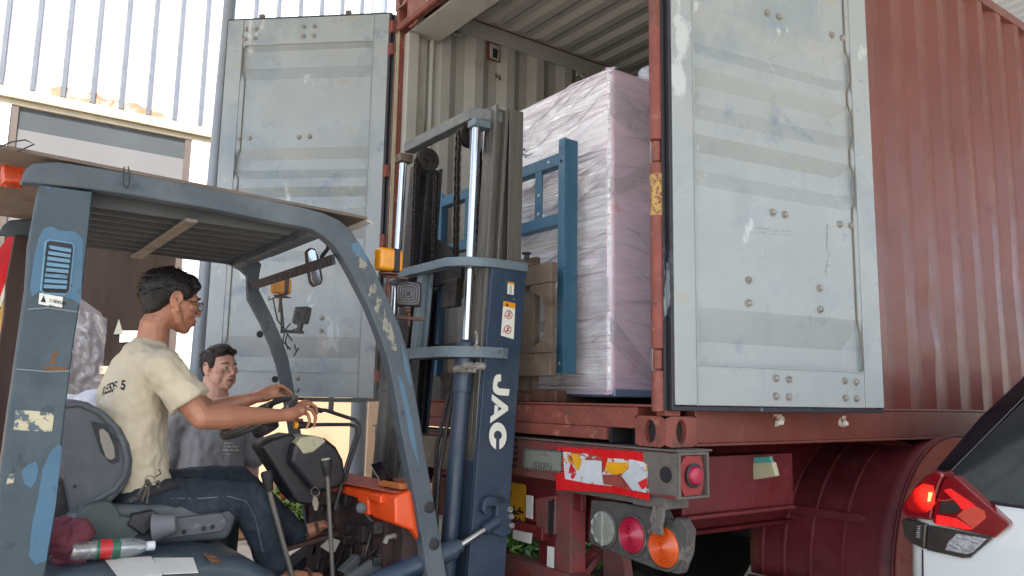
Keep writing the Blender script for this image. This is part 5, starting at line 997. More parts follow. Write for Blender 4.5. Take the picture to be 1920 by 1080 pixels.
# the mast leans: everything below its upper bracket sits slightly further back
for o in [o for o in COL.objects if o.parent and o.type == 'MESH' and o.name.split('.')[0] in ('outer_mast', 'lift_cylinder', 'lift_rod', 'inner_mast', 'inner_mast_web', 'mast_crossmember', 'hydraulic_hose', 'lower_mast_bracket', 'bracket_strut', 'hydraulic_fitting', 'vent_pipe', 'hose_guard', 'chain', 'junction_plate')]:
    for v_ in o.data.vertices:
        if v_.co.z < 2.03: v_.co.y -= .068*(2.03-v_.co.z)
# ================================================================ people
def frame(c, F, pitch=0, roll=0, s=1):
    F = V(F).normalized(); R = F.cross(V((0, 0, 1))).normalized(); U = R.cross(F)
    F, U = F*math.cos(pitch)+U*math.sin(pitch), U*math.cos(pitch)-F*math.sin(pitch)
    R, U = R*math.cos(roll)+U*math.sin(roll), U*math.cos(roll)-R*math.sin(roll)
    A = Matrix((R, F, U)).transposed(); c = V(c)
    return (lambda x, y, z: c+A@V((x*s, y*s, z*s))), A
def head(mb, T, A, s):
    E = lambda p, r, n=18: mb.ball(T(*p), tuple(q*s for q in r), n, A)
    L = lambda ps, rs: mb.limb([T(*p) for p in ps], [r*s for r in rs], n=10)
    E((0, -.012, .035), (.075, .094, .080), 28); E((0, .026, .0), (.063, .058, .086), 24); E((0, .030, -.052), (.052, .052, .050)); E((0, .060, -.093), (.026, .022, .019))
    for q in (1, -1):
        E((q*.034, .050, -.030), (.027, .026, .030)); L([(q*.056, .0, -.035), (q*.048, .02, -.070), (q*.022, .052, -.092)], [.020, .017, .016])
        L([(q*.012, .081, .020), (q*.030, .078, .025), (q*.046, .066, .018)], [.009, .010, .009])
        L([(q*.048, .070, -.012), (q*.058, .052, -.014)], [.014, .016])
        E((q*.0115, .096, -.036), (.0078, .009, .007), 10)
        # lids as thin arcs above and below the eyeball
        L([(q*.015, .085, .0005), (q*.024, .0890, .0062), (q*.036, .0885, .0064), (q*.049, .078, .001)], [.0032, .0042, .0042, .0032]); L([(q*.016, .084, -.0035), (q*.031, .0868, -.0075), (q*.047, .077, -.003)], [.003, .0038, .003])
        E((q*.075, -.008, -.006), (.008, .018, .028), 12)
        arc_ = [(q*(.080+.004*math.sin(t)), -.010-.020*math.cos(t)*1.0, .0+.031*math.sin(t)) for t in [math.pi*(-.35+1.35*k/9) for k in range(10)]]; L(arc_, [.0048]*10); E((q*.078, .002, -.034), (.006, .008, .009), 10)
    E((0, .058, -.062), (.036, .034, .036)); E((0, .066, -.040), (.030, .024, .020)); L([(0, .086, .012), (0, .097, -.012), (0, .106, -.029)], [.0070, .0085, .0108])
    L([(-.022, .081, -.060), (-.008, .092, -.0565), (.008, .092, -.0565), (.022, .081, -.060)], [.004, .0065, .0065, .004]); L([(-.019, .080, -.069), (0, .090, -.0715), (.019, .080, -.069)], [.004, .0078, .004])
def face_parts(T, A, s, par, gaze=(0, 0), hairm='hair', lipm='lip'):
    for q in (1, -1):
        mb = MB(); mb.ball(T(q*.031, .0772, -.0005), .0130*s, 16); e = obj('eye', mb, M['eye'], par)
        mb = MB(); mb.ball(T(q*.031+gaze[0]*.004, .0860, gaze[1]*.003-.0005), (.0060*s, .0060*s, .0060*s), 12); obj('iris', mb, M['iris'], e)
        mb = MB(); mb.limb([T(q*.014, .0885, .0215), T(q*.030, .0900, .0275), T(q*.050, .0735, .0225)], [.0026*s, .0036*s, .0016*s], n=8); obj('eyebrow', mb, M[hairm], par)
    mb = MB(); mb.limb([T(-.021, .0860, -.0615), T(-.007, .0960, -.0590), (T(.007, .0960, -.0590)), T(.021, .0860, -.0615)], [.0022*s, .0040*s, .0040*s, .0022*s], n=8); mb.limb([T(-.018, .0855, -.0670), T(0, .0955, -.0695), T(.018, .0855, -.0670)], [.0024*s, .0048*s, .0024*s], n=8); obj('lips', mb, M[lipm], par)
def torso(mb, secs):
    for (a, b_) in zip(secs, secs[1:]):
        for j in range(9):
            t = j/8; f = lambda i: a[i]*(1-t)+b_[i]*t
            mb.ball(V(a[0]).lerp(V(b_[0]), t), (f(1), f(2), min(f(1), f(2))*.8), 20, a[3] if len(a) > 3 else None)

# ---- the driver
dv = thing('person', 'driver in cream T-shirt and dark jeans seated at the forklift wheel, hand on a lever', 'person', (-.06, -1.6, .95), 'men at work')
T, A = frame((-.05, -1.528, 1.792), (-.10, 1, 0), -.10, 0, 1.0); s = 1.04
s = 1.09; T, A = frame((-.05, -1.535, 1.792), (-.10, 1, 0), -.10, 0, s)
P = lambda x, y, d: at(x, y, 'x', d)
sk = MB(); head(sk, T, A, s)
sk.limb([T(0, -.025, -.04), T(0, -.05, -.10), V((-.05, -1.600, 1.60)), V((-.05, -1.62, 1.53))], [.056, .054, .062, .080])
RS, RE, RW = V((.125, -1.590, 1.525)), P(378, 783, .19), P(526, 779, .10)
LS, LE, LW = V((-.23, -1.56, 1.525)), P(392, 770, -.28), P(478, 746, -.22)
sk.limb([RS, RS.lerp(RE, .5), RE, RE.lerp(RW, .28), RE.lerp(RW, .7), RW], [.052, .050, .045, .050, .036, .027]); sk.limb([LS, LE, LE.lerp(LW, .3), LW], [.05, .045, .044, .026])
sk.limb([V((-.05, -1.61, 1.50)), RS], [.07, .052]); sk.limb([V((-.05, -1.61, 1.50)), LS], [.07, .052])
sk.limb([V((-.05, -1.61, 1.5)), V((-.05, -1.63, 1.25)), V((-.05, -1.60, 1.02))], [.1, .1, .1])
# right hand: palm down over the lever grips; thumb on the far side
sk.limb([RW, P(545, 777, .085), P(560, 771, .07)], [.027, .029, .027]); sk.limb([RW, P(548, 772, .05), P(563, 765, .035)], [.026, .027, .025]); sk.limb([P(558, 768, .02), P(566, 770, .08)], [.022, .022])
def finger(ps, r0, x):
    pts = [P(a, b_, x+(dx if len(q) > 2 else 0)) for q in ps for a, b_, dx in [(q+(0,))[:3] if len(q) == 2 else q]]
    sk.limb(pts, [r0*(1-.09*i) for i in range(len(pts))], n=10)
finger([(563, 770), (577, 777), (581, 789), (575, 803)], .0092, .083)
finger([(567, 764), (585, 768), (592, 782), (589, 800)], .0100, .060)
finger([(566, 759), (583, 757), (593, 764), (594, 776)], .0098, .036)
finger([(560, 757), (573, 752), (584, 756), (590, 765)], .0095, .012)
finger([(540, 785), (553, 789), (566, 788)], .0112, .0)
# left hand on the rim
sk.limb([LW, P(497, 737, -.21), P(515, 729, -.20)], [.026, .027, .023]); sk.limb([LW, P(500, 743, -.19), P(516, 735, -.18)], [.025, .025, .022])
finger([(513, 730), (528, 723), (540, 731), (552, 743)], .0095, -.19)
finger([(513, 728), (530, 724), (539, 736), (545, 748)], .0098, -.215)
finger([(511, 731), (525, 729), (533, 741), (534, 752)], .0095, -.24)
finger([(507, 735), (518, 735), (525, 746), (524, 756)], .0085, -.26)
finger([(498, 747), (514, 743), (528, 742), (537, 744)], .0105, -.165)
# legs inside the jeans, bare feet in sandals
RH, RK, RA = V((.04, -1.60, 1.0)), P(468, 939, .09), P(514, 1066, .10)
LH, LK, LA = V((-.15, -1.58, 1.02)), P(445, 905, -.20), P(562, 1004, -.16)
for h_, k_, a_ in ((RH, RK, RA), (LH, LK, LA)): sk.limb([V((-.05, -1.60, 1.02)), h_, k_, a_], [.09, .075, .055, .036])
RT, LT = P(598, 1084, .08), P(607, 984, -.14)
sk.limb([RA, RA+V((0, .0, -.05)), RA.lerp(RT, .5)+V((0, 0, -.02)), RT], [.036, .036, .033, .022]); sk.limb([LA, LA.lerp(LT, .5)+V((0, 0, .0)), LT], [.036, .034, .022])
for t, (f, x0) in enumerate(((RT, .08), (LT, -.14))):
    for k in range(5): sk.limb([f+V((.024-.013*k, -.01, 0)), f+V((.027-.014*k, .032-.004*k, -.008))], [.010, .008], n=8)
bo_ = obj('body', sk, M['skin'], dv); remesh(bo_, .0042, 5)
face_parts(T, A, s, bo_, (.4, 0))
sh = MB(); I3 = None
torso(sh, [((-.05, -1.595, 1.02), .158, .112), ((-.05, -1.625, 1.13), .155, .125), ((-.05, -1.655, 1.28), .165, .132), ((-.05, -1.65, 1.42), .168, .128), ((-.05, -1.63, 1.53), .135, .100), ((-.05, -1.61, 1.605), .068, .070)])
for S_, E_ in ((RS, RE), (LS, LE)):
    e = S_.lerp(E_, .70); sh.limb([V((-.05, -1.63, 1.52)), S_], [.095, .07]); sh.limb([S_, S_.lerp(e, .45)], [.070, .070]); sh.tube([S_.lerp(e, .2), S_.lerp(e, .55), e], [.068, .072, .078], 28)
sho = obj('t_shirt', sh, M['tee_cream'], dv); remesh(sho, .006, 5)
tx = bpy.data.textures.new('folds', 'CLOUDS'); tx.noise_scale = .11; tx.noise_depth = 2
def disp(o, tex, st):
    d = o.modifiers.new('d', 'DISPLACE'); d.texture = tex; d.strength = st; d.mid_level = .5; d.texture_coords = 'LOCAL'
disp(sho, tx, .034); ty_ = bpy.data.textures.new('fine_folds', 'CLOUDS'); ty_.noise_scale = .045; ty_.noise_depth = 3; disp(sho, ty_, .012)
# fold ridges on the shirt: thin raised welts fused in
jn = MB(); torso(jn, [((-.05, -1.60, .99), .165, .125), ((-.05, -1.605, 1.06), .160, .118)])
for h_, k_, a_, kk in ((RH, RK, RA, 1), (LH, LK, LA, 1)): jn.limb([h_, h_.lerp(k_, .5), k_, k_.lerp(a_, .5), a_.lerp(k_, .05)], [.098, .090, .072, .064, .056])
jo = obj('jeans', jn, M['denim'], dv); remesh(jo, .006, 4); disp(jo, tx, .022); disp(jo, ty_, .012)
mb = MB(); mb.tube(AT('x', .165, ((322, 928), (380, 930), (430, 929), (462, 942), (478, 975), (492, 1035))), .0012, 5); s_o = obj('seam_stitch', mb, mat('stitch', '#7c858c', .8), jo); sw_ = s_o.modifiers.new('w', 'SHRINKWRAP'); sw_.target = jo; sw_.offset = .0008; sw_.wrap_mode = 'ABOVE_SURFACE'
mb = MB(); mb.tube(AT('x', .145, ((228, 940), (270, 925), (332, 885))), .014, 8); bl = obj('belt', mb, M['dark'], dv); sw_ = bl.modifiers.new('w', 'SHRINKWRAP'); sw_.target = jo; sw_.offset = .012; sw_.wrap_mode = 'OUTSIDE_SURFACE'
for i, (F_, a_) in enumerate(((RT, RA), (LT, LA))):
    mb = MB(); d = (F_-a_); d.z *= .6; d.normalize(); c_ = a_.lerp(F_, .55)+V((0, 0, -.045)); sd_ = d.cross(V((0, 0, 1))).normalized(); upv = sd_.cross(d)
    mb.obox(c_+d*.01, d*.135, sd_*.044, upv*.010); 
    for q in (.25, .7):
        ce = a_.lerp(F_, q)+V((0, 0, -.012)); mb.tube([ce+(sd_*math.cos(t)*1.12+upv*math.sin(t)*1.0)*(.043-.010*q) for t in [math.pi*k/10 for k in range(11)]], .008, 8, flat=1)
    obj('sandal', mb, M['leather'], dv, bevel=.004)
# hair
def hair(T, A, s, par, m, spec, strands, seed, rem=.005, dstr=.012):
    mb = MB()
    for p, r in spec: mb.ball(T(*p), tuple(q*s for q in r), 22, A)
    h = obj('hair', mb, m, par); remesh(h, rem, 2); t2 = bpy.data.textures.new('hairtex', 'CLOUDS'); t2.noise_scale = .03; disp(h, t2, dstr)
    mb = MB(); rr = random.Random(seed)
    for k in range(strands[0]):
        th = rr.uniform(0, 2*math.pi); ph = rr.uniform(0, strands[1]); n = V((math.sin(ph)*math.cos(th), math.sin(ph)*math.sin(th), math.cos(ph)))
        if n.y > .5 and n.z < .45: continue
        b_ = V((n.x*.078, -.018+n.y*.094, .045+n.z*.082)); dr_ = (V((n.x*.3, n.y*.3-.2, n.z*.1-.55))+V((rr.uniform(-.35, .35), rr.uniform(-.35, .35), rr.uniform(-.2, .5)))).normalized()
        l = rr.uniform(.015, strands[2]); mid = b_+n*.007+dr_*l*.5; e = b_+n*.003+dr_*l
        mb.tube([T(*b_), T(*mid), T(*e)], [.0022*s, .0017*s, .0003], 4)
    obj('hair_strands', mb, m, h); return h
pass
hair(T, A, s, bo_, M['hair'], [((0, -.018, .046), (.083, .098, .084)), ((0, -.060, .01), (.070, .056, .072)), ((0, .040, .088), (.055, .040, .030)), ((.03, .062, .070), (.030, .024, .022)), ((-.03, .062, .070), (.030, .024, .022)), ((.066, .015, .040), (.017, .030, .034)), ((-.066, .015, .040), (.017, .030, .034)), ((0, -.07, -.035), (.050, .032, .030))], (260, 2.1, .032), 3, .005, .010)
# glasses
gm = MB()
for q in (1, -1):
    gm.tube([T(q*(.033+.023*math.cos(t)), .100-.004*abs(math.cos(t)), -.004+.017*math.sin(t)) for t in [k*math.pi/10 for k in range(21)]], .0013*s, 6, cap=False); gm.tube([T(q*.056, .098, .004), T(q*.072, .06, .006), T(q*.079, .0, .004), T(q*.079, -.012, -.006)], .0018*s, 6)
gm.tube([T(-.010, .103, -.001), T(0, .106, .003), T(.010, .103, -.001)], .0013*s, 6); go = obj('glasses', gm, mat('glasses_frame', '#4a3a30', .3, metal=.4), bo_)
gl_ = MB()
for q in (1, -1): gl_.lathe(T(q*.033, .0995, -.004), A@V((0, 1, 0)), [(.0215*s, 0), (.0215*s, .0006), (.001, .0006)], 20)
obj('glasses_lens', gl_, M['bottle'], go)
tm = text_mb('RESS 5', .062, (0, 0, 0), (1, 0, 0), (0, 1, 0), depth=.0004, bold=.0018)
a0 = P(183, 741, .02); ex = (P(236, 731, .09)-a0); L0 = max(v_.x for v_ in tm.v)
ex_n = ex.normalized(); tm.v = [a0+ex_n*(v_.x*ex.length/L0)+V((0, -.12, 1)).normalized()*(v_.y*.92)+V((.7, -.7, 0))*(v_.z) for v_ in tm.v]
to = obj('back_print', tm, M['ink'], sho, smooth=False); sw_ = to.modifiers.new('w', 'SHRINKWRAP'); sw_.target = sho; sw_.offset = .0012; sw_.wrap_mode = 'ABOVE_SURFACE'; sw_.wrap_method = 'NEAREST_SURFACEPOINT'

# keys hanging at the driver's hip
kr = MB(); cX = .175
kr.tube([P(281+9*math.cos(t), 900+8*math.sin(t), cX) for t in [k*math.pi/8 for k in range(17)]], .0014, 6, cap=False)
kr.tube([P(298, 880, cX), P(302, 888, cX), P(290, 895, cX)], .0025, 6)
for a_, b_, w_ in (((278, 906), (266, 940), .006), ((280, 908), (275, 944), .0055), ((276, 903), (258, 928), .006), ((296, 905), (297, 915), .006)):
    p, q = P(*a_, cX), P(*b_, cX); d = (q-p); kr.obox((p+q)/2, d/2, d.normalized().cross(V((1, 0, 0)))*w_*.6, (.0012, 0, 0)); kr.lathe(p, (1, 0, 0), [(w_*1.6, -.0012), (w_*1.6, .0012)], 12)
ko = obj('key_bunch', kr, mat('key_metal', '#4c463e', .4, metal=.5), None, loc=P(281, 900, cX)); tag(ko, 'bunch of metal keys hanging from the driver\'s belt loop', 'keys')
kr = MB(); cX = .10; kr.tube([P(591+8*math.cos(t), 922+8*math.sin(t), cX) for t in [k*math.pi/8 for k in range(17)]], .0013, 6, cap=False); kr.prism(AT('x', cX, ((587, 930), (594, 932), (597, 944), (594, 957), (589, 957), (585, 944))), (.004, 0, 0))
ko = obj('key_ring', kr, mat('key_metal_b', '#97928a', .35, metal=.7), None, bevel=.001, loc=P(591, 922, cX)); tag(ko, 'single silver key on a ring hanging from the ignition under the dash', 'key')

# ---- the second man
m2 = thing('person', 'man in a grey T-shirt with short black hair standing behind the forklift looking up', 'person', (-1.3, -.97, 0), 'men at work')
T2, A2 = frame(at(412, 692, 'x', -1.3), (.93, .40, 0), .05, 0, 1.07); s2 = 1.07
BF = V((.97, .02, 0)).normalized(); BR = BF.cross(V((0, 0, 1)))   # his right
c0 = V((-1.34, -.98, 0)); Q = lambda r, f, z: c0+BR*r+BF*f+V((0, 0, z))
mb = MB(); head(mb, T2, A2, s2)
for q in (1, -1): mb.ball(T2(q*.044, .034, -.055), (.027*s2, .034*s2, .034*s2), 16, A2)
mb.limb([T2(0, -.02, -.05), T2(0, -.03, -.12), Q(0, -.01, 1.34)], [.072, .075, .09])
for q in (1, -1):
    SH, EL, WR = Q(q*.205, -.01, 1.275), Q(q*.245, -.03, .99), Q(q*.235, .03, .76)
    mb.limb([Q(0, 0, 1.28), SH, EL, EL.lerp(WR, .3), WR], [.07, .056, .045, .043, .028])
    mb.limb([WR, WR+V((.01, 0, -.08))], [.028, .03]); 
    for k in range(4): b_ = WR+BF*(.024-.016*k)+V((0, 0, -.10)); mb.limb([b_, b_+V((.004, 0, -.035)), b_+V((0, 0, -.065+.006*abs(k-1)))]+[], [.009, .0085, .0075], n=8)
    mb.limb([WR+BF*.02+V((0, 0, -.04)), WR+BF*.045+V((0, 0, -.085))], [.012, .009], n=8)
    mb.limb([Q(q*.09, 0, .88), Q(q*.10, .01, .48), Q(q*.10, -.01, .09)], [.08, .055, .04])
mb.limb([Q(0, 0, 1.25), Q(0, 0, .9)], [.11, .12])
b2 = obj('body', mb, M['skin2'], m2); remesh(b2, .0045, 8); face_parts(T2, A2, s2, b2, (.2, .3), 'hair2', 'lip')
RZ = Matrix((BR, BF, V((0, 0, 1)))).transposed()
mb = MB(); torso(mb, [(Q(0, 0, .86), .175, .125, RZ), (Q(0, .01, 1.0), .185, .145, RZ), (Q(0, .005, 1.16), .185, .135, RZ), (Q(0, 0, 1.275), .155, .105, RZ), (Q(0, -.01, 1.325), .07, .07, RZ)])
for q in (1, -1):
    SH, EL = Q(q*.205, -.01, 1.275), Q(q*.255, -.03, .99); mb.limb([Q(0, 0, 1.27), SH, SH.lerp(EL, .75)], [.09, .072, .076])
s2o = obj('t_shirt', mb, M['tee_grey'], m2); remesh(s2o, .007, 5); disp(s2o, tx, .036); disp(s2o, ty_, .012)
mb = MB(); mb.limb([Q(0, 0, .9), Q(0, 0, .84)], [.14, .135])
for q in (1, -1): mb.limb([Q(q*.09, 0, .85), Q(q*.10, .01, .48), Q(q*.10, -.01, .07)], [.10, .078, .062])
jo2 = obj('trousers', mb, M['denim'], m2); remesh(jo2, .008, 4)
for q in (1, -1):
    mb = MB(); a_ = Q(q*.10, .04, .045); mb.ball(a_, (.05, .05, .045), 16); mb.limb([a_+BF*-.08+V((0, 0, 0)), a_+BF*.12+V((0, 0, -.01))], [.045, .038]); so_ = obj('shoe', mb, M['dark'], m2); remesh(so_, .006, 2)
hair(T2, A2, s2, b2, M['hair2'], [((0, -.020, .042), (.080, .096, .084)), ((0, -.055, .005), (.068, .052, .060)), ((.018, .030, .104), (.060, .056, .030)), ((-.02, .055, .090), (.040, .032, .022)), ((.035, .050, .086), (.030, .034, .022)), ((.068, .012, .035), (.013, .026, .034)), ((-.068, .012, .035), (.013, .026, .034))], (240, 1.9, .018), 8, .005, .007)
mb = MB()
for k, (y_, x1) in enumerate(((832, 444), (838, 456), (845, 458), (852, 442))):
    a_, b_ = at(424, y_, 'x', -1.15), at(x1, y_+(1 if k else 0), 'x', -1.15); n_ = 14
    for j in range(n_):
        if (j*7+k) % 5 == 0: continue
        p = a_.lerp(b_, j/n_); mb.obox(p, (.0008, 0, 0), (b_-a_)*(.36/n_), (0, 0, .0045 if k < 3 else .003))
o = obj('chest_print', mb, M['white_print'], s2o, smooth=False); sw_ = o.modifiers.new('w', 'SHRINKWRAP'); sw_.target = s2o; sw_.offset = .0015; sw_.wrap_mode = 'ABOVE_SURFACE'; sw_.wrap_method = 'PROJECT'; sw_.use_project_x = True; sw_.use_negative_direction = True; sw_.use_positive_direction = True

# ================================================================ white car
car = thing('car', 'white SUV parked beside the trailer with its red tail lamp lit', 'car', (2.38, 3.5, 0)); XC = 2.38
def loop(z, y0, y1, hw, rc, n=10):
    pts = []; cs = ((XC-hw+rc, y0+rc, math.pi), (XC+hw-rc, y0+rc, 1.5*math.pi), (XC+hw-rc*1.4, y1-rc*1.4, 0), (XC-hw+rc*1.4, y1-rc*1.4, .5*math.pi))
    for i, (cx, cy, a0) in enumerate(cs):
        r = rc if i < 2 else rc*1.4
        for k in range(n+1): a = a0+math.pi/2*k/n; pts.append(V((cx+r*math.cos(a), cy+r*math.sin(a), z)))
    # bow the rear face slightly
    return pts
def loft(loops, cap=True):
    mb = MB(); n = len(loops[0])
    for l in loops: mb.v += l
    for j in range(len(loops)-1): mb.f += [(j*n+i, j*n+(i+1) % n, (j+1)*n+(i+1) % n, (j+1)*n+i) for i in range(n)]
    if cap: mb.f += [tuple(range(n))[::-1], tuple(range((len(loops)-1)*n, len(loops)*n))]
    return mb
by = loft([loop(.30, 1.33, 5.75, .80, .12), loop(.42, 1.21, 5.82, .88, .14), loop(.60, 1.20, 5.85, .905, .12), (loop(.70, 1.215, 5.83, .905, .10)), loop(.86, 1.228, 5.75, .90, .09), loop(.97, 1.24, 5.6, .885, .09), loop(1.03, 1.255, 5.4, .865, .09), loop(1.055, 1.30, 4.9, .82, .10)])
bd_ = obj('body', by, M['white_paint'], car)
gh = loft([loop(1.04, 1.29, 4.6, .81, .12), loop(1.25, 1.45, 4.25, .70, .12), loop(1.48, 1.63, 3.8, .55, .12), loop(1.60, 1.73, 3.5, .48, .12)]); obj('windows', gh, M['glass_dark'], car)
rf = loft([loop(1.595, 1.71, 3.6, .50, .14), loop(1.64, 1.74, 3.4, .48, .14), loop(1.67, 1.85, 3.1, .40, .14)]); obj('roof', rf, M['white_paint'], car)
NR = V((0, 1, -.80)); P0 = V((0, 1.262, 1.05))
def rear(pts): return [atp(x, y, P0, NR) for x, y in pts]
rw = rear(((1783, 884), (1850, 938), (1880, 944), (1925, 950)))
rw += [V((2*XC-rw[0].x, rw[0].y, rw[0].z))]; rw.insert(4, V((2*XC-rw[1].x, rw[3].y, rw[3].z-.012)))
top = rear(((1925, 722),))[0]; tz = 1.585; ty = 1.262+(tz-1.05)*.80
rw += [V((XC+.44, ty, tz)), V((XC-.44, ty, tz)), rear(((1925, 745),))[0]]
mb = MB(); mb.prism(rw, (0, .02, 0)); obj('rear_window', mb, M['glass_dark'], car, bevel=.004)
mb = MB(); mb.prism(rear(((1754, 881), (1784, 884), (1830, 838), (1925, 742), (1945, 725), (1945, 668), (1915, 711), (1838, 782))), (0, .05, .0)); mb.v = [p-V((0, .006, 0)) for p in mb.v]; pl_ = obj('rear_pillar', mb, M['black_gloss'], car, bevel=.006)
mb2 = MB(); mb2.v = [V((2*XC-p.x, p.y, p.z)) for p in mb.v]; mb2.f = mb.f; obj('rear_pillar', mb2, M['black_gloss'], car, bevel=.006)
mb = MB(); mb.tube(rear(((1848, 940), (1880, 946), (1925, 952), (1990, 958))), .006, 6); obj('window_seal', mb, M['ink'], car)
for x in (XC-.5, XC+.5):
    pass
def z4(x, y): return (1640+x/4.5, 840+y/4.5)
YL = 1.205
def lamp_piece(pts, dy, t, m, nm, par, bev=.004, mirror=True):
    q = [at(*z4(*p), 'y', YL+dy) for p in pts]; mb = MB(); mb.prism(q, (0, t, 0)); o = obj(nm, mb, m, par, bevel=bev)
    return o, mb
tl1, m1 = lamp_piece([(220, 490), (320, 345), (400, 250), (500, 195), (565, 200), (580, 245), (545, 330), (500, 480), (478, 615), (250, 580), (222, 520)], 0, .12, M['lamp_red'], 'tail_lamp', car, .02)
lamp_piece([(400, 330), (500, 340), (505, 470), (420, 490), (350, 440)], -.0015, .002, M['lamp_bright'], 'lit_segment', tl1, 0) if False else lamp_piece([(330, 350), (410, 300), (495, 320), (508, 470), (440, 545), (350, 545), (290, 520), (262, 460)], -.0012, .002, M['lamp_glow'], 'lit_segment', tl1, 0); lamp_piece([(455, 372), (487, 378), (468, 450), (445, 452)], -.003, .002, M['lamp_lit'], 'bulb_glow', tl1, 0)
tl2, m2_ = lamp_piece([(582, 262), (670, 228), (700, 250), (920, 450), (1135, 630), (1130, 660), (1005, 765), (960, 745), (500, 640), (484, 618), (506, 480), (550, 345)], 0, .06, M['lamp_red'], 'tail_lamp', car, .02)
for pts, m in (([(580, 355), (640, 342), (810, 455), (855, 492), (735, 520), (700, 470)], 'lamp_bright'), ([(522, 562), (690, 592), (830, 682), (790, 692), (512, 642)], 'lamp_bright'), ([(692, 572), (760, 515), (850, 492), (925, 530), (942, 590), (880, 640), (830, 680)], 'lamp_pink'), ([(560, 450), (640, 440), (705, 480), (722, 520), (690, 552), (540, 548)], 'lamp_smoke')): lamp_piece(pts, -.0012, .002, M[m], 'lens_segment', tl2, 0)
lamp_piece([(535, 436), (600, 440), (735, 408), (738, 414), (600, 448), (535, 442)], -.003, .001, M['lamp_pink'], 'scratch', tl2, 0)
tl3, _ = lamp_piece([(218, 605), (255, 592), (440, 640), (425, 862), (300, 805), (240, 735)], .004, .11, M['lamp_smoke'], 'reversing_lamp', car, .01)
for k in range(6): lamp_piece([(350+6*(5-k), 655+18*k), (385+2*(5-k), 660+18*k), (380, 668+18*k), (350, 664+18*k)], .002, .003, M['lamp_clear'], 'facet', tl3, 0)
tl4, _ = lamp_piece([(445, 648), (960, 752), (980, 775), (800, 930), (740, 932), (430, 862)], .004, .06, M['lamp_smoke'], 'reversing_lamp', car, .01)
lamp_piece([(690, 722), (870, 752), (945, 765), (830, 880), (770, 898), (590, 862), (620, 790)], .001, .004, M['lamp_clear'], 'clear_lens', tl4, .002)
for mm_, nm in ((m1, 'tail_lamp'), (m2_, 'tail_lamp')):
    q = MB(); q.v = [V((2*XC-p.x, p.y, p.z)) for p in mm_.v]; q.f = mm_.f; obj(nm, q, M['lamp_red'], car, bevel=.012)
gp = MB(); gp.tube([at(*z4(405, y), 'y', yy) for y, yy in ((855, 1.226), (1080, 1.212))]+[V((1.563, 1.21, .5))], .004, 6); gp.v = [p for p in gp.v]; obj('panel_gap', gp, M['ink'], car)
mb = MB(); mb.obox((XC, 1.17, .44), (.62, 0, 0), (0, .04, 0), (0, 0, .13)); mb.obox((XC, 1.22, .33), (.8, 0, 0), (0, .06, 0), (0, 0, .05)); obj('bumper', mb, M['dark'], car, bevel=.03)
mb = MB(); mb.obox((XC, 1.205, .83), (.27, 0, 0), (0, .012, 0), (0, 0, .075)); obj('number_plate_recess', mb, M['dark'], car, bevel=.006)
for yy in (2.05, 4.9):
    for sx_ in (-1, 1):
        mb = MB(); mb.lathe((XC+sx_*.70, yy, .34), (sx_, 0, 0), [(.22, 0), (.32, 0), (.345, .03), (.345, .19), (.32, .22), (.22, .22)], 36); wh = obj('wheel', mb, M['tread'], car)
        mb = MB(); mb.lathe((XC+sx_*.70, yy, .34), (sx_, 0, 0), [(.225, .1), (.225, .2), (.2, .19), (.08, .17), (.06, .21), (.001, .21)], 30); obj('rim', mb, M['chrome'], wh)
        mb = MB(); mb.lathe((XC+sx_*.84, yy, .36), (sx_, 0, 0), [(.39, 0), (.39, .07), (.36, .071), (.36, 0)], 36); obj('wheel_arch', mb, M['dark'], car)

# ================================================================ small things
# water bottle lying on the hood
a, b_ = at(131, 1034, 'x', .36), at(290, 1023, 'x', .36); d = (b_-a); L = d.length; r = .0315
bt = thing('water_bottle', 'clear plastic water bottle with green and red label lying on the forklift hood', 'bottle', tuple(a))
prf = [(.008, 0), (r*.85, .002), (r, .012)]
for k in range(5): z = .02+.03*k; prf += [(r, z), (r*.93, z+.006), (r*.93, z+.010), (r, z+.016)]
prf += [(r, L*.66), (r*.97, L*.74), (r*.75, L*.84), (r*.46, L*.90), (r*.42, L*.92)]
mb = MB(); mb.lathe(a, d, prf, 28); bb = obj('bottle_wall', mb, M['bottle'], bt)
mb = MB(); mb.lathe(a+d*.90, d, [(r*.50, 0), (r*.50, L*.095), (r*.45, L*.10), (.001, L*.10)], 24); obj('cap', mb, mat('cap_white', '#d5d8dc', .4), bt)
mb = MB(); mb.lathe(a+d*.29, d, [(r*1.015, 0), (r*1.015, L*.28)], 28); lbm = bpy.data.materials.new('label_green'); obj('bottle_label', mb, mat('label_green', '#1f5a45', .4, coat=.4, patches=[('#c9d0cc', 40, .64, .01)]), bt)
mb = MB(); mb.lathe(a+d*.33, d, [(r*1.03, 0), (r*1.03, L*.14)], 28); obj('label_band', mb, mat('label_redb', '#b3242c', .4, coat=.4, patches=[('#c9d0cc', 50, .64, .01)]), bt)
mb = MB(); mb.lathe(a+d*.02, d, [(r*.9, 0), (r*.9, L*.6)], 20); obj('water', mb, M['bottle'], bt)
# maroon cloth stuffed beside the seat
c_ = at(122, 1012, 'x', .30); mb = MB(); rr = random.Random(2)
for k in range(16): mb.ball(c_+V((rr.uniform(-.1, .04), rr.uniform(-.06, .06), rr.uniform(-.10, .07))), rr.uniform(.025, .05), 12)
mc = obj('cloth', mb, M['maroon'], None, loc=c_+V((0, 0, -.1))); remesh(mc, .006, 2); t3 = bpy.data.textures.new('cl', 'CLOUDS'); t3.noise_scale = .03; disp(mc, t3, .03); tag(mc, 'crumpled maroon work cloth stuffed behind the forklift seat', 'cloth')
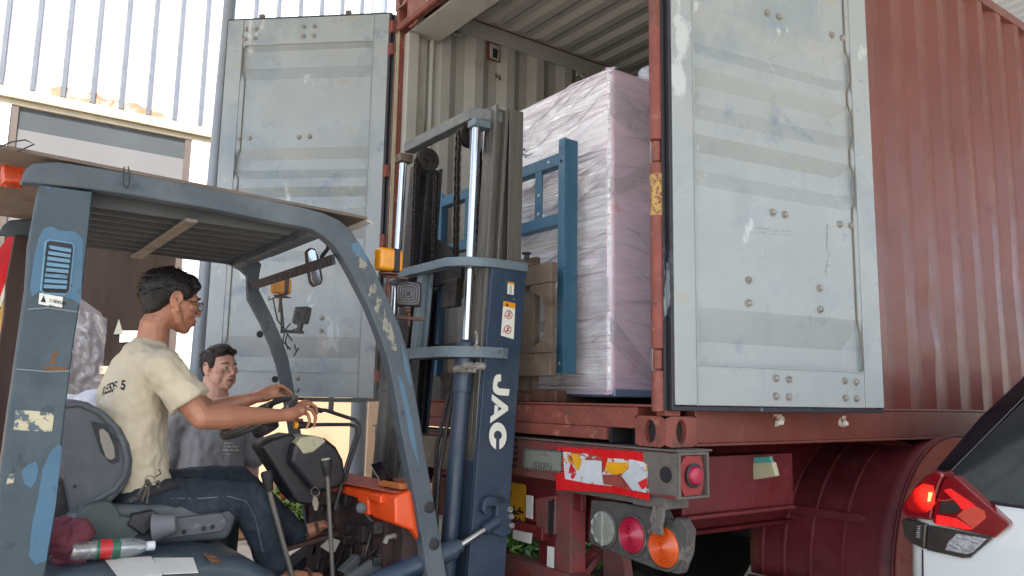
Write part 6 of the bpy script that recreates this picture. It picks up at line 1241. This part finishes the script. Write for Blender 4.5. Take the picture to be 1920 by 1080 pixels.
# phone standing in its tray on the cowl
ph = thing('smartphone', 'black smartphone leaning in a wooden tray on the orange cowl', 'phone', tuple(at(725, 915, 'x', .36)))
mb = MB(); mb.prism(AT('x', .33, ((694, 868), (699, 863), (714, 862), (760, 905), (728, 921), (724, 918))), (-.012, 0, 0)); sc_ = MB()
a1, a2, a3 = at(697, 869, 'x', .30), at(726, 918, 'x', .30), at(716, 861, 'x', .36); a4 = a3+(a2-a1)
mb = MB(); nn = (a2-a1).cross(a3-a1).normalized()*.009; mb.prism([a1, a2, a4, a3], nn); pb = obj('phone_body', mb, M['black_gloss'], ph, bevel=.003)
mb = MB(); mb.tube([a1+nn*1.1, a2+nn*1.1], .002, 6); obj('phone_edge', mb, M['bolt'], pb)
tc_ = thing('tray', 'small orange-brown tray fixed on top of the orange cowl', 'tray', tuple(at(735, 925, 'x', .4)))
b1 = [at(707, 925, 'x', .40), at(728, 932, 'x', .45), at(772, 913, 'x', .46), at(752, 903, 'x', .36)]; zt = 1.053
b1 = [V((.28, -.735, zt)), V((.455, -.725, zt)), V((.455, -.59, zt)), V((.28, -.60, zt))]; mb = MB(); mb.prism(b1, (0, 0, .007))
for p, q in zip(b1, b1[1:]+b1[:1]): m_ = (p+q)/2+V((0, 0, .014)); dd = (q-p)/2; mb.obox(m_, dd, dd.normalized().cross(V((0, 0, 1)))*.004, (0, 0, .012))
obj('tray_shell', mb, mat('tray_brown', '#9a5a2c', .5, patches=[('#6c4428', 20, .58, .05)]), tc_, bevel=.002)
# film wrapped stack seen past the driver
X_ = -3.0; wp_ = thing('wrapped_pallet', 'tall narrow stack in crinkled grey film standing in front of the workshop glass', 'pallet', (X_-.3, -1.6, 0))
mb = MB(); mb.prism([V((X_, y, z)) for y, z in ((-1.75, .15), (-1.345, .15), (-1.345, 1.95), (-1.37, 1.99), (-1.53, 2.10), (-1.75, 2.18))], (-.6, 0, 0)); obj('goods', mb, mat('wrap_goods', '#a2979a', .5, var=.15, vscale=6, stretch=(1, 3, .3)), wp_, bevel=.02)
mb = MB(); mb.grid(lambda u_, v_: V((X_+.02+.018*noise.noise(V((u_*9, v_*26, 1)))+.02*noise.noise(V((u_*4+v_*9, v_*4, 7))), -1.76+u_*.43, .2+v_*(1.75+.12*(1-u_)))), 50, 160); fo2 = obj('loose_film', mb, M['film_thin'], wp_, fixn=False)
mb = MB(); mb.box(X_-.65, X_+.04, -1.85, -1.3, 0, .03); mb.box(X_-.65, X_+.04, -1.85, -1.3, .10, .13)
for yy in (-1.84, -1.6, -1.38): mb.box(X_-.64, X_+.03, yy, yy+.07, .031, .099)
obj('pallet_base', mb, M['ply'], wp_)
# white bundle on a drum behind the seat
c_ = V((-1.75, -1.62, 1.30)); mb = MB(); rr = random.Random(5)
for k in range(12): mb.ball(c_+V((rr.uniform(-.2, .2), rr.uniform(-.34, .22), rr.uniform(-.10, .055))), (rr.uniform(.1, .17), rr.uniform(.1, .17), rr.uniform(.06, .1)), 16)
ws = obj('sack', mb, M['plastic_white'], None, loc=c_+V((0, 0, -.15))); remesh(ws, .015, 3); t4 = bpy.data.textures.new('sk', 'CLOUDS'); t4.noise_scale = .14; disp(ws, t4, .06); tag(ws, 'soft white cloth sack lying on a drum behind the forklift seat', 'sack')
mb = MB(); mb.lathe((-1.75, -1.66, 0), (0, 0, 1), [(.28, 0), (.29, .02), (.29, .38), (.30, .40), (.29, .42), (.29, .76), (.30, .78), (.29, .80), (.29, 1.14), (.28, 1.16), (.001, 1.15)], 32); dm = obj('drum', mb, M['rib_grey'], None, loc=(-1.75, -1.66, 0)); tag(dm, 'grey steel drum under the white sack', 'drum')
# brick pillar, brown sheet and pennant at the left edge
mb = MB(); mb.box(-3.2, -2.8, -2.95, -2.12, 0, 3.2); br = obj('brick_pillar', mb, M['brick'], None, bevel=.01, loc=(-3, -2.5, 0)); tag(br, 'mottled brick pillar at the left edge behind the forklift post', 'pillar')
mb = MB(); 
for k in range(8): mb.box(-1.9, -1.86, -2.75+k*.1, -2.662+k*.1, .05, 2.0+.02*(k % 2))
mb.box(-1.95, -1.901, -2.8, -1.92, .3, .4); mb.box(-1.95, -1.901, -2.8, -1.92, 1.7, 1.8); mb.box(-1.94, -1.905, -2.7, -2.6, 0, .3); mb.box(-1.94, -1.905, -2.1, -2.0, 0, .3); ds = obj('hoarding', mb, M['dark_brown'], None, bevel=.003, loc=(-1.9, -2.3, 0)); tag(ds, 'dark brown board screen left of the forklift\'s rear post', 'screen')
pn = thing('pennant', 'faded red, white and gold pennant hanging beside the orange lamp', 'flag', tuple(at(40, 405, 'x', -.9)))
for i, (pts, m) in enumerate(((((-20, 490), (48, 402), (45, 440), (15, 520), (-20, 570)), 'red_cloth'), (((45, 430), (40, 470), (0, 565), (-10, 560), (-10, 530)), 'sticker_red'), (((42, 440), (38, 470), (2, 575), (-6, 575)), 'white_print'), (((38, 470), (46, 470), (20, 590), (-8, 640), (-10, 600), (5, 570)), 'pennant_yel'))):
    mb = MB(); mb.prism([at(x, y, 'x', -.9+.004*i) for x, y in pts], (.003, 0, 0)); obj('pennant_cloth', mb, M[m], pn, smooth=False)
mb = MB(); mb.cyl(at(50, 395, 'x', -.91), at(8, 1085, 'x', -.91)*1, .012, 8); p_ = at(8, 1085, 'x', -.91); mb.cyl(p_, V((p_.x, p_.y, 0)), .012, 8); obj('pennant_pole', mb, M['dark'], pn)
S.render.film_transparent = False

# glow of the lit lamp fades with the distance from its bulb
nt = M['lamp_glow'].node_tree; N = nt.nodes; vm = N.new('ShaderNodeVectorMath'); vm.operation = 'DISTANCE'; tc = N.new('ShaderNodeTexCoord'); bp_ = at(*z4(465, 410), 'y', YL)
nt.links.new(tc.outputs['Object'], vm.inputs[0]); vm.inputs[1].default_value = bp_; mr = N.new('ShaderNodeMapRange'); mr.interpolation_type = 'SMOOTHERSTEP'; mr.inputs[1].default_value = .0; mr.inputs[2].default_value = .085; mr.inputs[3].default_value = 2.2; mr.inputs[4].default_value = 0
nt.links.new(vm.outputs['Value'], mr.inputs[0]); nt.links.new(mr.outputs[0], N['Principled BSDF'].inputs['Emission Strength'])

# several loose pieces of one part kind become parts of their own
def split(names):
    for o in [o for o in COL.objects if o.type == 'MESH' and o.name.split('.')[0] in names]:
        me = o.data; n = len(me.vertices); p = list(range(n))
        def fd(i):
            while p[i] != i: p[i] = p[p[i]]; i = p[i]
            return i
        for e in me.edges: a, b_ = fd(e.vertices[0]), fd(e.vertices[1]); p[a] = b_
        isl = {}
        for f in me.polygons: isl.setdefault(fd(f.vertices[0]), []).append(tuple(f.vertices))
        if len(isl) < 2: continue
        base = o.name.split('.')[0]; keep = None
        for fs in isl.values():
            ids = sorted({i for f in fs for i in f}); mp = {i: k for k, i in enumerate(ids)}
            m2 = bpy.data.meshes.new(base); m2.from_pydata([tuple(me.vertices[i].co) for i in ids], [], [tuple(mp[i] for i in f) for f in fs]); m2.materials.append(me.materials[0])
            q = o.copy(); q.data = m2; COL.objects.link(q)
        bpy.data.objects.remove(o)
split({'white_mullion', 'guard_crossbar', 'mast_crossmember', 'deck_crossbeam', 'hinge_lug', 'cross_member', 'under_dash_part', 'pedal_plate', 'clevis_pin', 'bolt_hole', 'hydraulic_fitting', 'carriage_stile', 'glasses_lens', 'touched_up_paint', 'hanging_box', 'lamp_bracket', 'mast_bracket'})
